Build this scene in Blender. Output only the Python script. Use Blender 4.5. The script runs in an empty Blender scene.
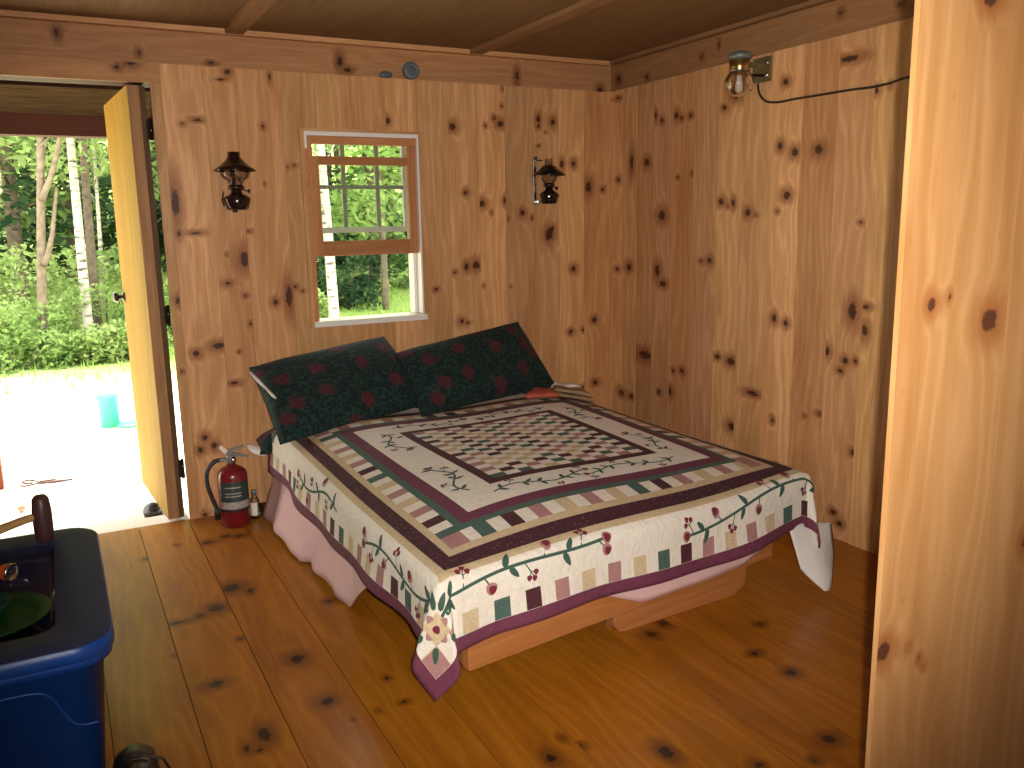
import bpy, math, random
import numpy as np
from mathutils import Vector, Matrix

# ------------------------------------------------------------------ camera, world, sun, flash, exposure
SC = bpy.context.scene
COL = SC.collection
PI = math.pi
random.seed(7)
RNG = np.random.default_rng(11)

CAM_LOC = Vector((-3.0768, -4.4733, 1.4700))
CR = Vector((0.8816468, -0.47155973, -0.01817506))
CU = Vector((0.10362893, 0.15588761, 0.98232382))
CF = Vector((0.46039109, 0.86794612, -0.18630505))
cd = bpy.data.cameras.new('camera')
cam = bpy.data.objects.new('camera', cd); COL.objects.link(cam)
m = Matrix((CR, CU, -CF)).transposed().to_4x4(); m.translation = CAM_LOC
cam.matrix_world = m
cd.sensor_fit = 'HORIZONTAL'; cd.sensor_width = 36.0; cd.lens = 854.06 * 36.0 / 1024.0
cd.clip_start = 0.02; cd.clip_end = 300
SC.camera = cam

SC.view_settings.view_transform = 'Standard'
SC.view_settings.look = 'None'
SC.view_settings.gamma = 1.0
SC.view_settings.use_curve_mapping = False
SC.view_settings.exposure = 0.0

world = bpy.data.worlds.new('world'); SC.world = world
world.use_nodes = True
bgn = world.node_tree.nodes['Background']
bgn.inputs[0].default_value = (1.0, 0.985, 0.91, 1)
bgn.inputs[1].default_value = 7.5

sd = bpy.data.lights.new('sun', 'SUN'); sd.energy = 13.0; sd.angle = 0.01; sd.color = (1.0, 0.95, 0.82)
sun = bpy.data.objects.new('sun', sd); COL.objects.link(sun)
sun.rotation_euler = Vector((-0.10, -0.46, -0.88)).to_track_quat('-Z', 'Y').to_euler()

fd = bpy.data.lights.new('camera_flash', 'SPOT')
fd.energy = 375.0; fd.shadow_soft_size = 0.012; fd.spot_size = math.radians(86); fd.spot_blend = 0.85
fd.color = (1.0, 0.93, 0.84)
flash = bpy.data.objects.new('camera_flash', fd); COL.objects.link(flash)
UPT = math.radians(6.5)      # the flash head points a little higher than the lens
FF = CF * math.cos(UPT) + CU * math.sin(UPT); FU = CU * math.cos(UPT) - CF * math.sin(UPT)
fm = Matrix((CR, FU, -FF)).transposed().to_4x4()
fm.translation = CAM_LOC + CR * 0.032 + CU * 0.025 - CF * 0.02
flash.matrix_world = fm

# ------------------------------------------------------------------ materials
MATS = {}
def mat(name, color=(0.5, 0.5, 0.5), rough=0.6, metal=0.0, coat=0.0, spec=0.5, noise=0.0, nscale=20.0, bump=0.0, bscale=60.0, trans=0.0, sheen=0.0):
    m = bpy.data.materials.new(name); m.use_nodes = True
    nt = m.node_tree; b = nt.nodes['Principled BSDF']
    b.inputs['Base Color'].default_value = (*color, 1)
    b.inputs['Roughness'].default_value = rough
    b.inputs['Metallic'].default_value = metal
    b.inputs['Coat Weight'].default_value = coat
    b.inputs['Specular IOR Level'].default_value = spec
    b.inputs['Transmission Weight'].default_value = trans
    b.inputs['Sheen Weight'].default_value = sheen
    tc = nt.nodes.new('ShaderNodeTexCoord')
    if noise:
        n = nt.nodes.new('ShaderNodeTexNoise'); n.inputs['Scale'].default_value = nscale; n.inputs['Detail'].default_value = 4
        nt.links.new(tc.outputs['Object'], n.inputs['Vector'])
        mp = nt.nodes.new('ShaderNodeMapRange'); mp.inputs[1].default_value = 0.25; mp.inputs[2].default_value = 0.75
        mp.inputs[3].default_value = 1 - noise; mp.inputs[4].default_value = 1 + noise
        nt.links.new(n.outputs[0], mp.inputs[0])
        mx = nt.nodes.new('ShaderNodeVectorMath'); mx.operation = 'SCALE'; mx.inputs[0].default_value = color
        nt.links.new(mp.outputs[0], mx.inputs['Scale']); nt.links.new(mx.outputs[0], b.inputs['Base Color'])
    if bump:
        n2 = nt.nodes.new('ShaderNodeTexNoise'); n2.inputs['Scale'].default_value = bscale; n2.inputs['Detail'].default_value = 3
        nt.links.new(tc.outputs['Object'], n2.inputs['Vector'])
        bp = nt.nodes.new('ShaderNodeBump'); bp.inputs['Strength'].default_value = bump; bp.inputs['Distance'].default_value = 0.01
        nt.links.new(n2.outputs[0], bp.inputs['Height']); nt.links.new(bp.outputs[0], b.inputs['Normal'])
    MATS[name] = m
    return m

def N(nt, t, **kw):
    n = nt.nodes.new(t)
    for k, v in kw.items(): setattr(n, k, v)
    return n
def mathn(nt, op, a, b=None, c=None, clamp=False):
    n = nt.nodes.new('ShaderNodeMath'); n.operation = op; n.use_clamp = clamp
    for i, v in enumerate((a, b, c)):
        if v is None: continue
        if isinstance(v, (int, float)): n.inputs[i].default_value = v
        else: nt.links.new(v, n.inputs[i])
    return n.outputs[0]
def mixc(nt, f, a, b, mode='MIX'):
    n = nt.nodes.new('ShaderNodeMix'); n.data_type = 'RGBA'; n.blend_type = mode
    for k, v in ((0, f), (6, a), (7, b)):
        if isinstance(v, (int, float)): n.inputs[k].default_value = v
        elif isinstance(v, tuple): n.inputs[k].default_value = (*v, 1)
        else: nt.links.new(v, n.inputs[k])
    return n.outputs[2]
def maprange(nt, v, a, b, c=0.0, d=1.0, smooth=True):
    n = nt.nodes.new('ShaderNodeMapRange'); n.interpolation_type = 'SMOOTHSTEP' if smooth else 'LINEAR'
    nt.links.new(v, n.inputs[0])
    for i, x in enumerate((a, b, c, d)): n.inputs[i + 1].default_value = x
    return n.outputs[0]

def wood(name, light, midc, dark, knot=(0.035, 0.012, 0.006), halo=(0.28, 0.10, 0.03), rough=0.5, coat=0.0, grain=0.5, flame=0.6, coatrough=0.15, blot=0.25):
    """Board wood. Point attributes: gc = (across, along, random per board), tone = per-board tint, kn = knot field."""
    m = bpy.data.materials.new(name); m.use_nodes = True
    nt = m.node_tree; b = nt.nodes['Principled BSDF']
    ag = N(nt, 'ShaderNodeAttribute', attribute_name='gc'); at = N(nt, 'ShaderNodeAttribute', attribute_name='tone'); ak = N(nt, 'ShaderNodeAttribute', attribute_name='kn')
    sp = N(nt, 'ShaderNodeSeparateXYZ'); nt.links.new(ag.outputs['Vector'], sp.inputs[0])
    u, v, r = sp.outputs
    kn = ak.outputs['Fac']
    ro = mathn(nt, 'MULTIPLY', r, 37.0)
    def vec(su, sv):
        c = N(nt, 'ShaderNodeCombineXYZ')
        nt.links.new(mathn(nt, 'MULTIPLY', u, su), c.inputs[0]); nt.links.new(mathn(nt, 'MULTIPLY', v, sv), c.inputs[1]); nt.links.new(ro, c.inputs[2])
        return c.outputs[0]
    def noise(vv, sc=1.0, det=4.0):
        n = N(nt, 'ShaderNodeTexNoise'); n.inputs['Scale'].default_value = sc; n.inputs['Detail'].default_value = det
        nt.links.new(vv, n.inputs['Vector']); return n.outputs[0]
    fine = noise(vec(170, 5.0), 1.0, 5)
    warp = noise(vec(5.0, 0.9), 1.0, 3)
    # growth-ring bands across the board, bent by low-frequency noise and pushed round the knots
    ph = mathn(nt, 'ADD', mathn(nt, 'MULTIPLY', u, 26.0), mathn(nt, 'MULTIPLY', warp, 9.0))
    ph = mathn(nt, 'ADD', ph, mathn(nt, 'MULTIPLY', kn, 1.6))
    ring = mathn(nt, 'ABSOLUTE', mathn(nt, 'SINE', mathn(nt, 'MULTIPLY', ph, 2.2)))
    ring = maprange(nt, ring, 0.0, 1.0)
    broad = noise(vec(9.0, 1.6), 1.0, 3)
    c = mixc(nt, mathn(nt, 'MULTIPLY', ring, flame), light, midc)
    c = mixc(nt, maprange(nt, broad, 0.42, 0.72, 0.0, blot), c, dark)
    c = mixc(nt, maprange(nt, fine, 0.45, 0.75, 0.0, grain), c, dark)
    speck = noise(vec(55, 22), 1.0, 2)
    c = mixc(nt, maprange(nt, speck, 0.70, 0.78, 0.0, 0.35), c, dark)
    c = mixc(nt, 1.0, c, at.outputs['Color'], 'MULTIPLY')
    wob = mathn(nt, 'MULTIPLY', mathn(nt, 'SUBTRACT', noise(vec(60, 60), 1.0, 3), 0.5), 0.22)
    k2 = mathn(nt, 'ADD', kn, mathn(nt, 'MULTIPLY', wob, maprange(nt, kn, 0.0, 0.1)))
    c = mixc(nt, maprange(nt, k2, 0.22, 0.78, 0.0, 0.72), c, halo)
    c = mixc(nt, maprange(nt, k2, 0.74, 0.84, 0.0, 0.95), c, knot)
    nt.links.new(c, b.inputs['Base Color'])
    rr = mathn(nt, 'ADD', mathn(nt, 'MULTIPLY', fine, 0.15), rough - 0.07)
    nt.links.new(rr, b.inputs['Roughness'])
    b.inputs['Coat Weight'].default_value = coat; b.inputs['Coat Roughness'].default_value = coatrough
    b.inputs['Specular IOR Level'].default_value = 0.2
    bp = N(nt, 'ShaderNodeBump'); bp.inputs['Strength'].default_value = 0.12; bp.inputs['Distance'].default_value = 0.004
    nt.links.new(mathn(nt, 'ADD', fine, mathn(nt, 'MULTIPLY', broad, 2.0)), bp.inputs['Height']); nt.links.new(bp.outputs[0], b.inputs['Normal'])
    MATS[name] = m
    return m

def leafmat(name, c1, c2, trans=0.5):
    m = bpy.data.materials.new(name); m.use_nodes = True
    nt = m.node_tree; nt.nodes.remove(nt.nodes['Principled BSDF']); out = nt.nodes['Material Output']
    at = N(nt, 'ShaderNodeAttribute', attribute_name='lv')
    c = mixc(nt, at.outputs['Fac'], c1, c2)
    d = N(nt, 'ShaderNodeBsdfDiffuse'); t = N(nt, 'ShaderNodeBsdfTranslucent'); mx = N(nt, 'ShaderNodeMixShader'); mx.inputs[0].default_value = trans
    nt.links.new(c, d.inputs[0]); nt.links.new(c, t.inputs[0])
    nt.links.new(d.outputs[0], mx.inputs[1]); nt.links.new(t.outputs[0], mx.inputs[2]); nt.links.new(mx.outputs[0], out.inputs[0])
    MATS[name] = m
    return m

def glassmat(name, tint=(1, 1, 1), gloss=0.08, rough=0.02):
    m = bpy.data.materials.new(name); m.use_nodes = True
    nt = m.node_tree; nt.nodes.remove(nt.nodes['Principled BSDF']); out = nt.nodes['Material Output']
    t = N(nt, 'ShaderNodeBsdfTransparent'); t.inputs[0].default_value = (*tint, 1)
    g = N(nt, 'ShaderNodeBsdfGlossy'); g.inputs['Roughness'].default_value = rough
    lw = N(nt, 'ShaderNodeLayerWeight'); lw.inputs[0].default_value = 0.25
    f = mathn(nt, 'ADD', mathn(nt, 'MULTIPLY', lw.outputs['Fresnel'], 0.8), gloss, clamp=True)
    mx = N(nt, 'ShaderNodeMixShader'); nt.links.new(f, mx.inputs[0])
    nt.links.new(t.outputs[0], mx.inputs[1]); nt.links.new(g.outputs[0], mx.inputs[2]); nt.links.new(mx.outputs[0], out.inputs[0])
    MATS[name] = m
    return m

wood('wall_pine', (0.74, 0.425, 0.205), (0.62, 0.325, 0.140), (0.41, 0.185, 0.066), knot=(0.055, 0.019, 0.009), halo=(0.25, 0.080, 0.028), rough=0.5, coat=0.12, coatrough=0.35, flame=0.85, blot=0.45)
wood('beam_pine', (0.42, 0.225, 0.105), (0.35, 0.175, 0.075), (0.24, 0.11, 0.045), knot=(0.04, 0.015, 0.008), halo=(0.15, 0.055, 0.02), rough=0.55)
wood('floor_pine', (0.44, 0.160, 0.011), (0.34, 0.108, 0.006), (0.19, 0.052, 0.003), knot=(0.025, 0.008, 0.004), halo=(0.12, 0.033, 0.006), rough=0.42, coat=0.28, coatrough=0.2, grain=0.35, blot=0.45)
wood('partition_pine', (0.53, 0.292, 0.122), (0.42, 0.203, 0.068), (0.32, 0.130, 0.034), knot=(0.09, 0.032, 0.02), halo=(0.30, 0.095, 0.028), rough=0.36, coat=0.3, coatrough=0.25, grain=0.2, flame=0.55, blot=0.5)
wood('door_yellow', (0.31, 0.185, 0.012), (0.26, 0.140, 0.009), (0.19, 0.09, 0.006), rough=0.75, coat=0.0, grain=0.4, flame=0.8)
wood('door_brown', (0.46, 0.26, 0.125), (0.38, 0.20, 0.085), (0.22, 0.10, 0.05), rough=0.6)
wood('bed_pine', (0.44, 0.18, 0.058), (0.37, 0.135, 0.038), (0.26, 0.078, 0.02), rough=0.45, coat=0.15)
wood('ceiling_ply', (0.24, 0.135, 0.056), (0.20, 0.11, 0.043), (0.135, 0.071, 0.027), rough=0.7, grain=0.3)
wood('red_stain', (0.050, 0.012, 0.005), (0.042, 0.010, 0.004), (0.025, 0.006, 0.003), rough=0.6)
wood('weathered', (0.15, 0.105, 0.048), (0.11, 0.074, 0.032), (0.045, 0.028, 0.012), rough=0.8, grain=0.8)
wood('deck_wood', (0.86, 0.83, 0.77), (0.82, 0.78, 0.71), (0.70, 0.66, 0.60), rough=0.7)
wood('sash_wood', (0.46, 0.215, 0.095), (0.38, 0.16, 0.060), (0.26, 0.095, 0.033), rough=0.45, coat=0.1)
wood('tool_wood', (0.50, 0.32, 0.13), (0.42, 0.25, 0.09), (0.30, 0.16, 0.05), rough=0.5)

mat('groove', (0.05, 0.025, 0.012), 0.9)
mat('outside_wall', (0.30, 0.16, 0.09), 0.8, noise=0.2)
mat('vinyl_white', (0.80, 0.78, 0.74), 0.4)
mat('grey_metal', (0.42, 0.43, 0.40), 0.45, metal=0.0)
mat('muntin_grey', (0.20, 0.20, 0.16), 0.5)
glassmat('pane_glass', (0.97, 0.99, 0.97), 0.02)
glassmat('lamp_glass', (0.90, 0.87, 0.82), 0.20)
glassmat('jar_glass', (0.86, 0.88, 0.84), 0.12)
mat('dark_copper', (0.028, 0.012, 0.009), 0.18, metal=0.4, coat=0.5)
mat('black_bronze', (0.016, 0.011, 0.009), 0.18, metal=0.4, coat=0.5)
mat('steel', (0.62, 0.62, 0.60), 0.25, metal=1.0)
mat('brass', (0.55, 0.38, 0.14), 0.28, metal=1.0)
mat('dull_brass', (0.22, 0.175, 0.085), 0.4, metal=0.5, noise=0.2, nscale=40)
mat('galv', (0.20, 0.22, 0.22), 0.5, metal=0.4, noise=0.2, nscale=40)
mat('blue_grey_tin', (0.10, 0.125, 0.14), 0.5, noise=0.15)
mat('black_rubber', (0.012, 0.012, 0.013), 0.5)
mat('black_leather', (0.014, 0.012, 0.011), 0.38, noise=0.3, bump=0.2)
mat('cord_black', (0.02, 0.012, 0.008), 0.5)
mat('bulb_white', (0.9, 0.88, 0.84), 0.25)
mat('ext_red', (0.175, 0.010, 0.014), 0.28, coat=0.4, noise=0.1)
mat('label_dark', (0.025, 0.05, 0.045), 0.4, noise=0.4, nscale=90)
mat('label_grey', (0.34, 0.31, 0.29), 0.5, noise=0.35, nscale=120)
mat('tag_white', (0.80, 0.74, 0.62), 0.5)
mat('tote_blue', (0.005, 0.055, 0.28), 0.36, bump=0.08, bscale=300)
mat('tote_lid', (0.012, 0.015, 0.036), 0.12)
mat('tote_rim_dim', (0.026, 0.036, 0.080), 0.62, spec=0.2, bump=0.05, bscale=300)  # same blue plastic as the body, darkened for weak grazing light
mat('green_plastic', (0.001, 0.035, 0.007), 0.5, spec=0.15)
mat('teal_plastic', (0.006, 0.050, 0.028), 0.5, spec=0.2)
mat('orange_plastic', (0.60, 0.09, 0.02), 0.35)
mat('mint_plastic', (0.05, 0.50, 0.28), 0.4)
mat('mallet_rubber', (0.060, 0.022, 0.020), 0.45, noise=0.2)
mat('rust_iron', (0.09, 0.035, 0.03), 0.6, noise=0.3, nscale=60)
mat('stone', (0.34, 0.25, 0.17), 0.8, noise=0.2)
mat('q_cream', (0.70, 0.645, 0.56), 0.85, noise=0.05, nscale=30, bump=0.55, bscale=45, sheen=0.1)
mat('q_tan', (0.54, 0.42, 0.26), 0.85, noise=0.14, nscale=90, bump=0.4, bscale=45)
mat('q_maroon', (0.060, 0.012, 0.018), 0.85, bump=0.4, bscale=45)
mat('q_purple', (0.135, 0.028, 0.060), 0.85, noise=0.12, nscale=60, bump=0.4, bscale=45)
mat('q_green', (0.055, 0.105, 0.085), 0.85, noise=0.12, nscale=60, bump=0.4, bscale=45)
mat('q_pink', (0.36, 0.185, 0.175), 0.85, noise=0.15, nscale=90, bump=0.4, bscale=45)
mat('q_leaf', (0.035, 0.085, 0.060), 0.85)
mat('q_berry', (0.16, 0.012, 0.030), 0.85)
mat('q_back', (0.68, 0.64, 0.60), 0.9, bump=0.3, bscale=45)
mat('sheet_pink', (0.66, 0.43, 0.42), 0.85, noise=0.04, nscale=15, bump=0.15, bscale=20)
mat('mattress_white', (0.7, 0.66, 0.6), 0.9)
mat('tan_blanket', (0.30, 0.20, 0.115), 0.9, noise=0.15, bump=0.3)
mat('red_cloth', (0.42, 0.085, 0.05), 0.9, noise=0.15, bump=0.3)
mat('white_cloth', (0.74, 0.70, 0.66), 0.9, noise=0.08, bump=0.2)
mat('sand', (0.72, 0.66, 0.50), 0.95, noise=0.15, nscale=2.0)
mat('bark_dark', (0.085, 0.062, 0.042), 0.9, noise=0.5, nscale=14, bump=0.6, bscale=25)
mat('bark_mid', (0.13, 0.098, 0.066), 0.9, noise=0.5, nscale=10, bump=0.6, bscale=25)
leafmat('leaf_fresh', (0.15, 0.28, 0.070), (0.42, 0.50, 0.20))  # washed-out greens put the forest haze into the leaf colour
leafmat('leaf_mid', (0.08, 0.17, 0.055), (0.26, 0.36, 0.14))
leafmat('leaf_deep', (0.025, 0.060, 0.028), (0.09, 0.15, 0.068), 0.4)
leafmat('grass_blade', (0.20, 0.40, 0.06), (0.46, 0.62, 0.18), 0.4)

def print_dots(name, base, dot, scale, thr):
    """Small scattered dots or blotches printed on cloth."""
    m = mat(name, base, 0.88, bump=0.3, bscale=45)
    nt = m.node_tree; b = nt.nodes['Principled BSDF']
    tc = N(nt, 'ShaderNodeTexCoord'); vo = N(nt, 'ShaderNodeTexVoronoi'); vo.inputs['Scale'].default_value = scale
    nt.links.new(tc.outputs['Object'], vo.inputs['Vector'])
    f = maprange(nt, vo.outputs['Distance'], thr * 0.7, thr, 1.0, 0.0)
    nt.links.new(mixc(nt, f, base, dot), b.inputs['Base Color'])
    return m
print_dots('q_maroon_print', (0.050, 0.009, 0.018), (0.24, 0.14, 0.14), 75, 0.20)
def pillow_print():
    m = mat('pillow_green', (0.012, 0.034, 0.030), 0.9, sheen=0.03, spec=0.2)
    nt = m.node_tree; b = nt.nodes['Principled BSDF']
    tc = N(nt, 'ShaderNodeTexCoord')
    n = N(nt, 'ShaderNodeTexNoise'); n.inputs['Scale'].default_value = 55; n.inputs['Detail'].default_value = 3
    nt.links.new(tc.outputs['Object'], n.inputs['Vector'])
    c = mixc(nt, maprange(nt, n.outputs[0], 0.42, 0.66), (0.006, 0.016, 0.015), (0.018, 0.042, 0.037))
    vo = N(nt, 'ShaderNodeTexVoronoi', voronoi_dimensions='2D'); vo.inputs['Scale'].default_value = 5.6; vo.inputs['Randomness'].default_value = 0.8
    sx_ = N(nt, 'ShaderNodeSeparateXYZ'); nt.links.new(tc.outputs['Object'], sx_.inputs[0]); cx_ = N(nt, 'ShaderNodeCombineXYZ')
    nt.links.new(sx_.outputs[0], cx_.inputs[0]); nt.links.new(mathn(nt, 'MULTIPLY', mathn(nt, 'ADD', sx_.outputs[2], sx_.outputs[1]), 0.72), cx_.inputs[1])
    nt.links.new(cx_.outputs[0], vo.inputs['Vector'])
    n2 = N(nt, 'ShaderNodeTexNoise'); n2.inputs['Scale'].default_value = 40
    nt.links.new(tc.outputs['Object'], n2.inputs['Vector'])
    d = mathn(nt, 'ADD', vo.outputs['Distance'], mathn(nt, 'MULTIPLY', n2.outputs[0], 0.22))
    c = mixc(nt, maprange(nt, d, 0.26, 0.38, 0.7, 0.0), c, (0.085, 0.014, 0.022))
    nt.links.new(c, b.inputs['Base Color'])
pillow_print()
def birch_bark():
    m = mat('bark_birch', (0.6, 0.56, 0.5), 0.8)
    nt = m.node_tree; b = nt.nodes['Principled BSDF']
    tc = N(nt, 'ShaderNodeTexCoord'); mp = N(nt, 'ShaderNodeMapping'); mp.inputs['Scale'].default_value = (5, 5, 22)
    nt.links.new(tc.outputs['Object'], mp.inputs[0])
    n = N(nt, 'ShaderNodeTexNoise'); n.inputs['Scale'].default_value = 1.0; n.inputs['Detail'].default_value = 5
    nt.links.new(mp.outputs[0], n.inputs['Vector'])
    nt.links.new(mixc(nt, maprange(nt, n.outputs[0], 0.52, 0.66), (0.36, 0.33, 0.28), (0.055, 0.042, 0.03)), b.inputs['Base Color'])
birch_bark()
def ground_mat():
    m = mat('ground_mix', (0.6, 0.55, 0.4), 0.95)
    nt = m.node_tree; b = nt.nodes['Principled BSDF']
    tc = N(nt, 'ShaderNodeTexCoord'); sp = N(nt, 'ShaderNodeSeparateXYZ'); nt.links.new(tc.outputs['Object'], sp.inputs[0])
    n = N(nt, 'ShaderNodeTexNoise'); n.inputs['Scale'].default_value = 0.7; n.inputs['Detail'].default_value = 5
    nt.links.new(tc.outputs['Object'], n.inputs['Vector'])
    yy = mathn(nt, 'ADD', sp.outputs[1], mathn(nt, 'MULTIPLY', n.outputs[0], 5.0))
    yy = mathn(nt, 'ADD', yy, mathn(nt, 'MULTIPLY', sp.outputs[0], 0.9))
    g = maprange(nt, yy, 4.6, 8.2)
    n2 = N(nt, 'ShaderNodeTexNoise'); n2.inputs['Scale'].default_value = 14; n2.inputs['Detail'].default_value = 4
    nt.links.new(tc.outputs['Object'], n2.inputs['Vector'])
    sand = mixc(nt, n2.outputs[0], (0.80, 0.75, 0.55), (0.66, 0.60, 0.42))
    gr = mixc(nt, n2.outputs[0], (0.10, 0.20, 0.03), (0.34, 0.44, 0.10))
    nt.links.new(mixc(nt, g, sand, gr), b.inputs['Base Color'])
ground_mat()

# ------------------------------------------------------------------ object helpers
def link(o, parent=None):
    COL.objects.link(o)
    if parent is not None: o.parent = parent
    return o
def tag(o, label=None, cat=None, group=None, kind=None):
    if label: o['label'] = label
    if cat: o['category'] = cat
    if group: o['group'] = group
    if kind: o['kind'] = kind
    return o
def empty(name, loc=(0, 0, 0), rz=0.0):
    o = bpy.data.objects.new(name, None); o.empty_display_size = 0.1
    COL.objects.link(o); o.location = loc; o.rotation_euler = (0, 0, rz)
    return o
def thing(name, label, cat, loc=(0, 0, 0), rz=0.0, group=None):
    return tag(empty(name, loc, rz), label, cat, group)

class MB:
    """Mesh collector: vertices, faces, material slots and the wood attributes."""
    def __init__(s): s.v = []; s.f = []; s.m = []; s.mats = []; s.gc = []; s.tone = []; s.kn = []; s.sm = []
    def slot(s, name):
        if name not in s.mats: s.mats.append(name)
        return s.mats.index(name)
    def add(s, verts, faces, mname, gc=None, tone=(1, 1, 1), kn=None, smooth=False):
        b = len(s.v); k = s.slot(mname)
        s.v += [tuple(p) for p in verts]
        s.f += [tuple(i + b for i in f) for f in faces]
        s.m += [k] * len(faces); s.sm += [smooth] * len(faces)
        n = len(verts)
        s.gc += list(gc) if gc is not None else [(0.0, 0.0, 0.0)] * n
        s.tone += [tone] * n
        s.kn += list(kn) if kn is not None else [0.0] * n
    def box(s, lo, hi, mname, long=None, tone=None, mtx=None):
        x0, y0, z0 = lo; x1, y1, z1 = hi
        d = [x1 - x0, y1 - y0, z1 - z0]
        if long is None: long = d.index(max(d))
        r = random.random(); tn = tone or 1.0
        if isinstance(tn, (int, float)): tn = (tn, tn, tn)
        P = [(x0, y0, z0), (x1, y0, z0), (x1, y1, z0), (x0, y1, z0), (x0, y0, z1), (x1, y0, z1), (x1, y1, z1), (x0, y1, z1)]
        for f in ((0, 3, 2, 1), (4, 5, 6, 7), (0, 1, 5, 4), (1, 2, 6, 5), (2, 3, 7, 6), (3, 0, 4, 7)):
            q = [P[i] for i in f]
            oth = [a for a in range(3) if a != long]
            gc = [(p[oth[0]] + p[oth[1]], p[long], r) for p in q]
            if mtx is not None: q = [tuple(mtx @ Vector(p)) for p in q]
            s.add(q, [(0, 1, 2, 3)], mname, gc, tn)
    def prism(s, poly, axis, a0, a1, mname, tone=1.0, mtx=None, smooth=False, long=None):
        """Extrude a 2D polygon along an axis (0,1,2); polygon coordinates are the other two axes in order."""
        n = len(poly); vs = []
        for a in (a0, a1):
            for p in poly:
                q = [p[0], p[1]]; q.insert(axis, a); vs.append(tuple(q))
        r = random.random(); tn = (tone,) * 3
        def put(idx):
            q = [vs[i] for i in idx]
            lg = axis if long is None else long
            gc = [(p[(lg + 1) % 3] + p[(lg + 2) % 3], p[lg], r) for p in q]
            if mtx is not None: q = [tuple(mtx @ Vector(p)) for p in q]
            s.add(q, [tuple(range(len(q)))], mname, gc, tn, smooth=smooth and len(idx) == 4)
        put(list(range(n))[::-1]); put([n + i for i in range(n)])
        for i in range(n):
            j = (i + 1) % n; put([i, j, n + j, n + i])
    def lathe(s, prof, mname, n=28, c=(0, 0, 0), mtx=None, ang=(0, 2 * PI), smooth=True):
        full = abs(ang[1] - ang[0] - 2 * PI) < 1e-6
        vs = []; k = n if full else n + 1
        for (r, z) in prof:
            for i in range(k):
                a = ang[0] + (ang[1] - ang[0]) * i / n
                p = Vector((c[0] + r * math.cos(a), c[1] + r * math.sin(a), c[2] + z))
                vs.append(tuple(mtx @ p) if mtx is not None else tuple(p))
        fs = []
        for j in range(len(prof) - 1):
            for i in range(n):
                i2 = (i + 1) % k
                fs.append((j * k + i, j * k + i2, (j + 1) * k + i2, (j + 1) * k + i))
        s.add(vs, fs, mname, smooth=smooth)
    def tube(s, path, r, mname, n=10, cap=True):
        path = [Vector(p) for p in path]; m_ = len(path); rs = r if isinstance(r, (list, tuple)) else [r] * m_
        vs = []; up = None
        for i, p in enumerate(path):
            t = (path[min(i + 1, m_ - 1)] - path[max(i - 1, 0)]).normalized()
            if up is None: up = t.orthogonal().normalized()
            up = (up - t * up.dot(t)).normalized(); sd_ = t.cross(up)
            for k in range(n):
                a = 2 * PI * k / n
                vs.append(tuple(p + (up * math.cos(a) + sd_ * math.sin(a)) * rs[i]))
        fs = []
        for i in range(m_ - 1):
            for k in range(n):
                k2 = (k + 1) % n
                fs.append((i * n + k, i * n + k2, (i + 1) * n + k2, (i + 1) * n + k))
        if cap:
            fs.append(tuple(range(n))[::-1]); fs.append(tuple((m_ - 1) * n + k for k in range(n)))
        cum = [0.0]
        for i in range(1, m_): cum.append(cum[-1] + (path[i] - path[i - 1]).length)
        rr = random.random()
        gc = [(0.02 * k, cum[i], rr) for i in range(m_) for k in range(n)]
        s.add(vs, fs, mname, gc, smooth=True)
    def ball(s, c, r, mname, n=16, mtx=None):
        r = r if isinstance(r, (tuple, list)) else (r, r, r)
        vs = []; fs = []; h = n // 2
        for j in range(h + 1):
            th = PI * j / h
            for i in range(n):
                a = 2 * PI * i / n
                p = Vector((c[0] + r[0] * math.sin(th) * math.cos(a), c[1] + r[1] * math.sin(th) * math.sin(a), c[2] + r[2] * math.cos(th)))
                vs.append(tuple(mtx @ p) if mtx is not None else tuple(p))
        for j in range(h):
            for i in range(n):
                i2 = (i + 1) % n
                fs.append((j * n + i, (j + 1) * n + i, (j + 1) * n + i2, j * n + i2))
        s.add(vs, fs, mname, smooth=True)
    def build(s, name, parent=None, offset=None, bevel=0.0, solid=None):
        me = bpy.data.meshes.new(name)
        vs = s.v
        if offset is not None: vs = [(p[0] - offset[0], p[1] - offset[1], p[2] - offset[2]) for p in vs]
        me.from_pydata(vs, [], s.f)
        for k in s.mats: me.materials.append(MATS[k])
        me.polygons.foreach_set('material_index', s.m); me.polygons.foreach_set('use_smooth', s.sm)
        a = me.attributes.new('gc', 'FLOAT_VECTOR', 'POINT'); a.data.foreach_set('vector', np.array(s.gc, dtype=np.float32).ravel())
        a = me.attributes.new('tone', 'FLOAT_COLOR', 'POINT'); a.data.foreach_set('color', np.array([(*t, 1) for t in s.tone], dtype=np.float32).ravel())
        a = me.attributes.new('kn', 'FLOAT', 'POINT'); a.data.foreach_set('value', np.array(s.kn, dtype=np.float32))
        me.validate(); me.update()
        o = bpy.data.objects.new(name, me)
        link(o, parent)
        if bevel:
            w = o.modifiers.new('weld', 'WELD'); w.merge_threshold = 0.0002
            bv = o.modifiers.new('bevel', 'BEVEL'); bv.width = bevel; bv.segments = 2; bv.limit_method = 'ANGLE'; bv.angle_limit = math.radians(40)
        return o

def fill(n_, length, width, rmin=0.006, rmax=0.016):
    return [(random.uniform(0, width), random.uniform(0, length), random.uniform(rmin, rmax), random.uniform(rmin, rmax)) for _ in range(n_)]

def knot_field(A, B, knots):
    kn = np.zeros_like(A)
    for (a, b, ra, rb) in knots:
        d = np.sqrt(((A - a) / ra) ** 2 + ((B - b) / rb) ** 2)
        kn = np.maximum(kn, np.clip(1.0 - d / 4.6, 0, 1))
    return kn

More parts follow.
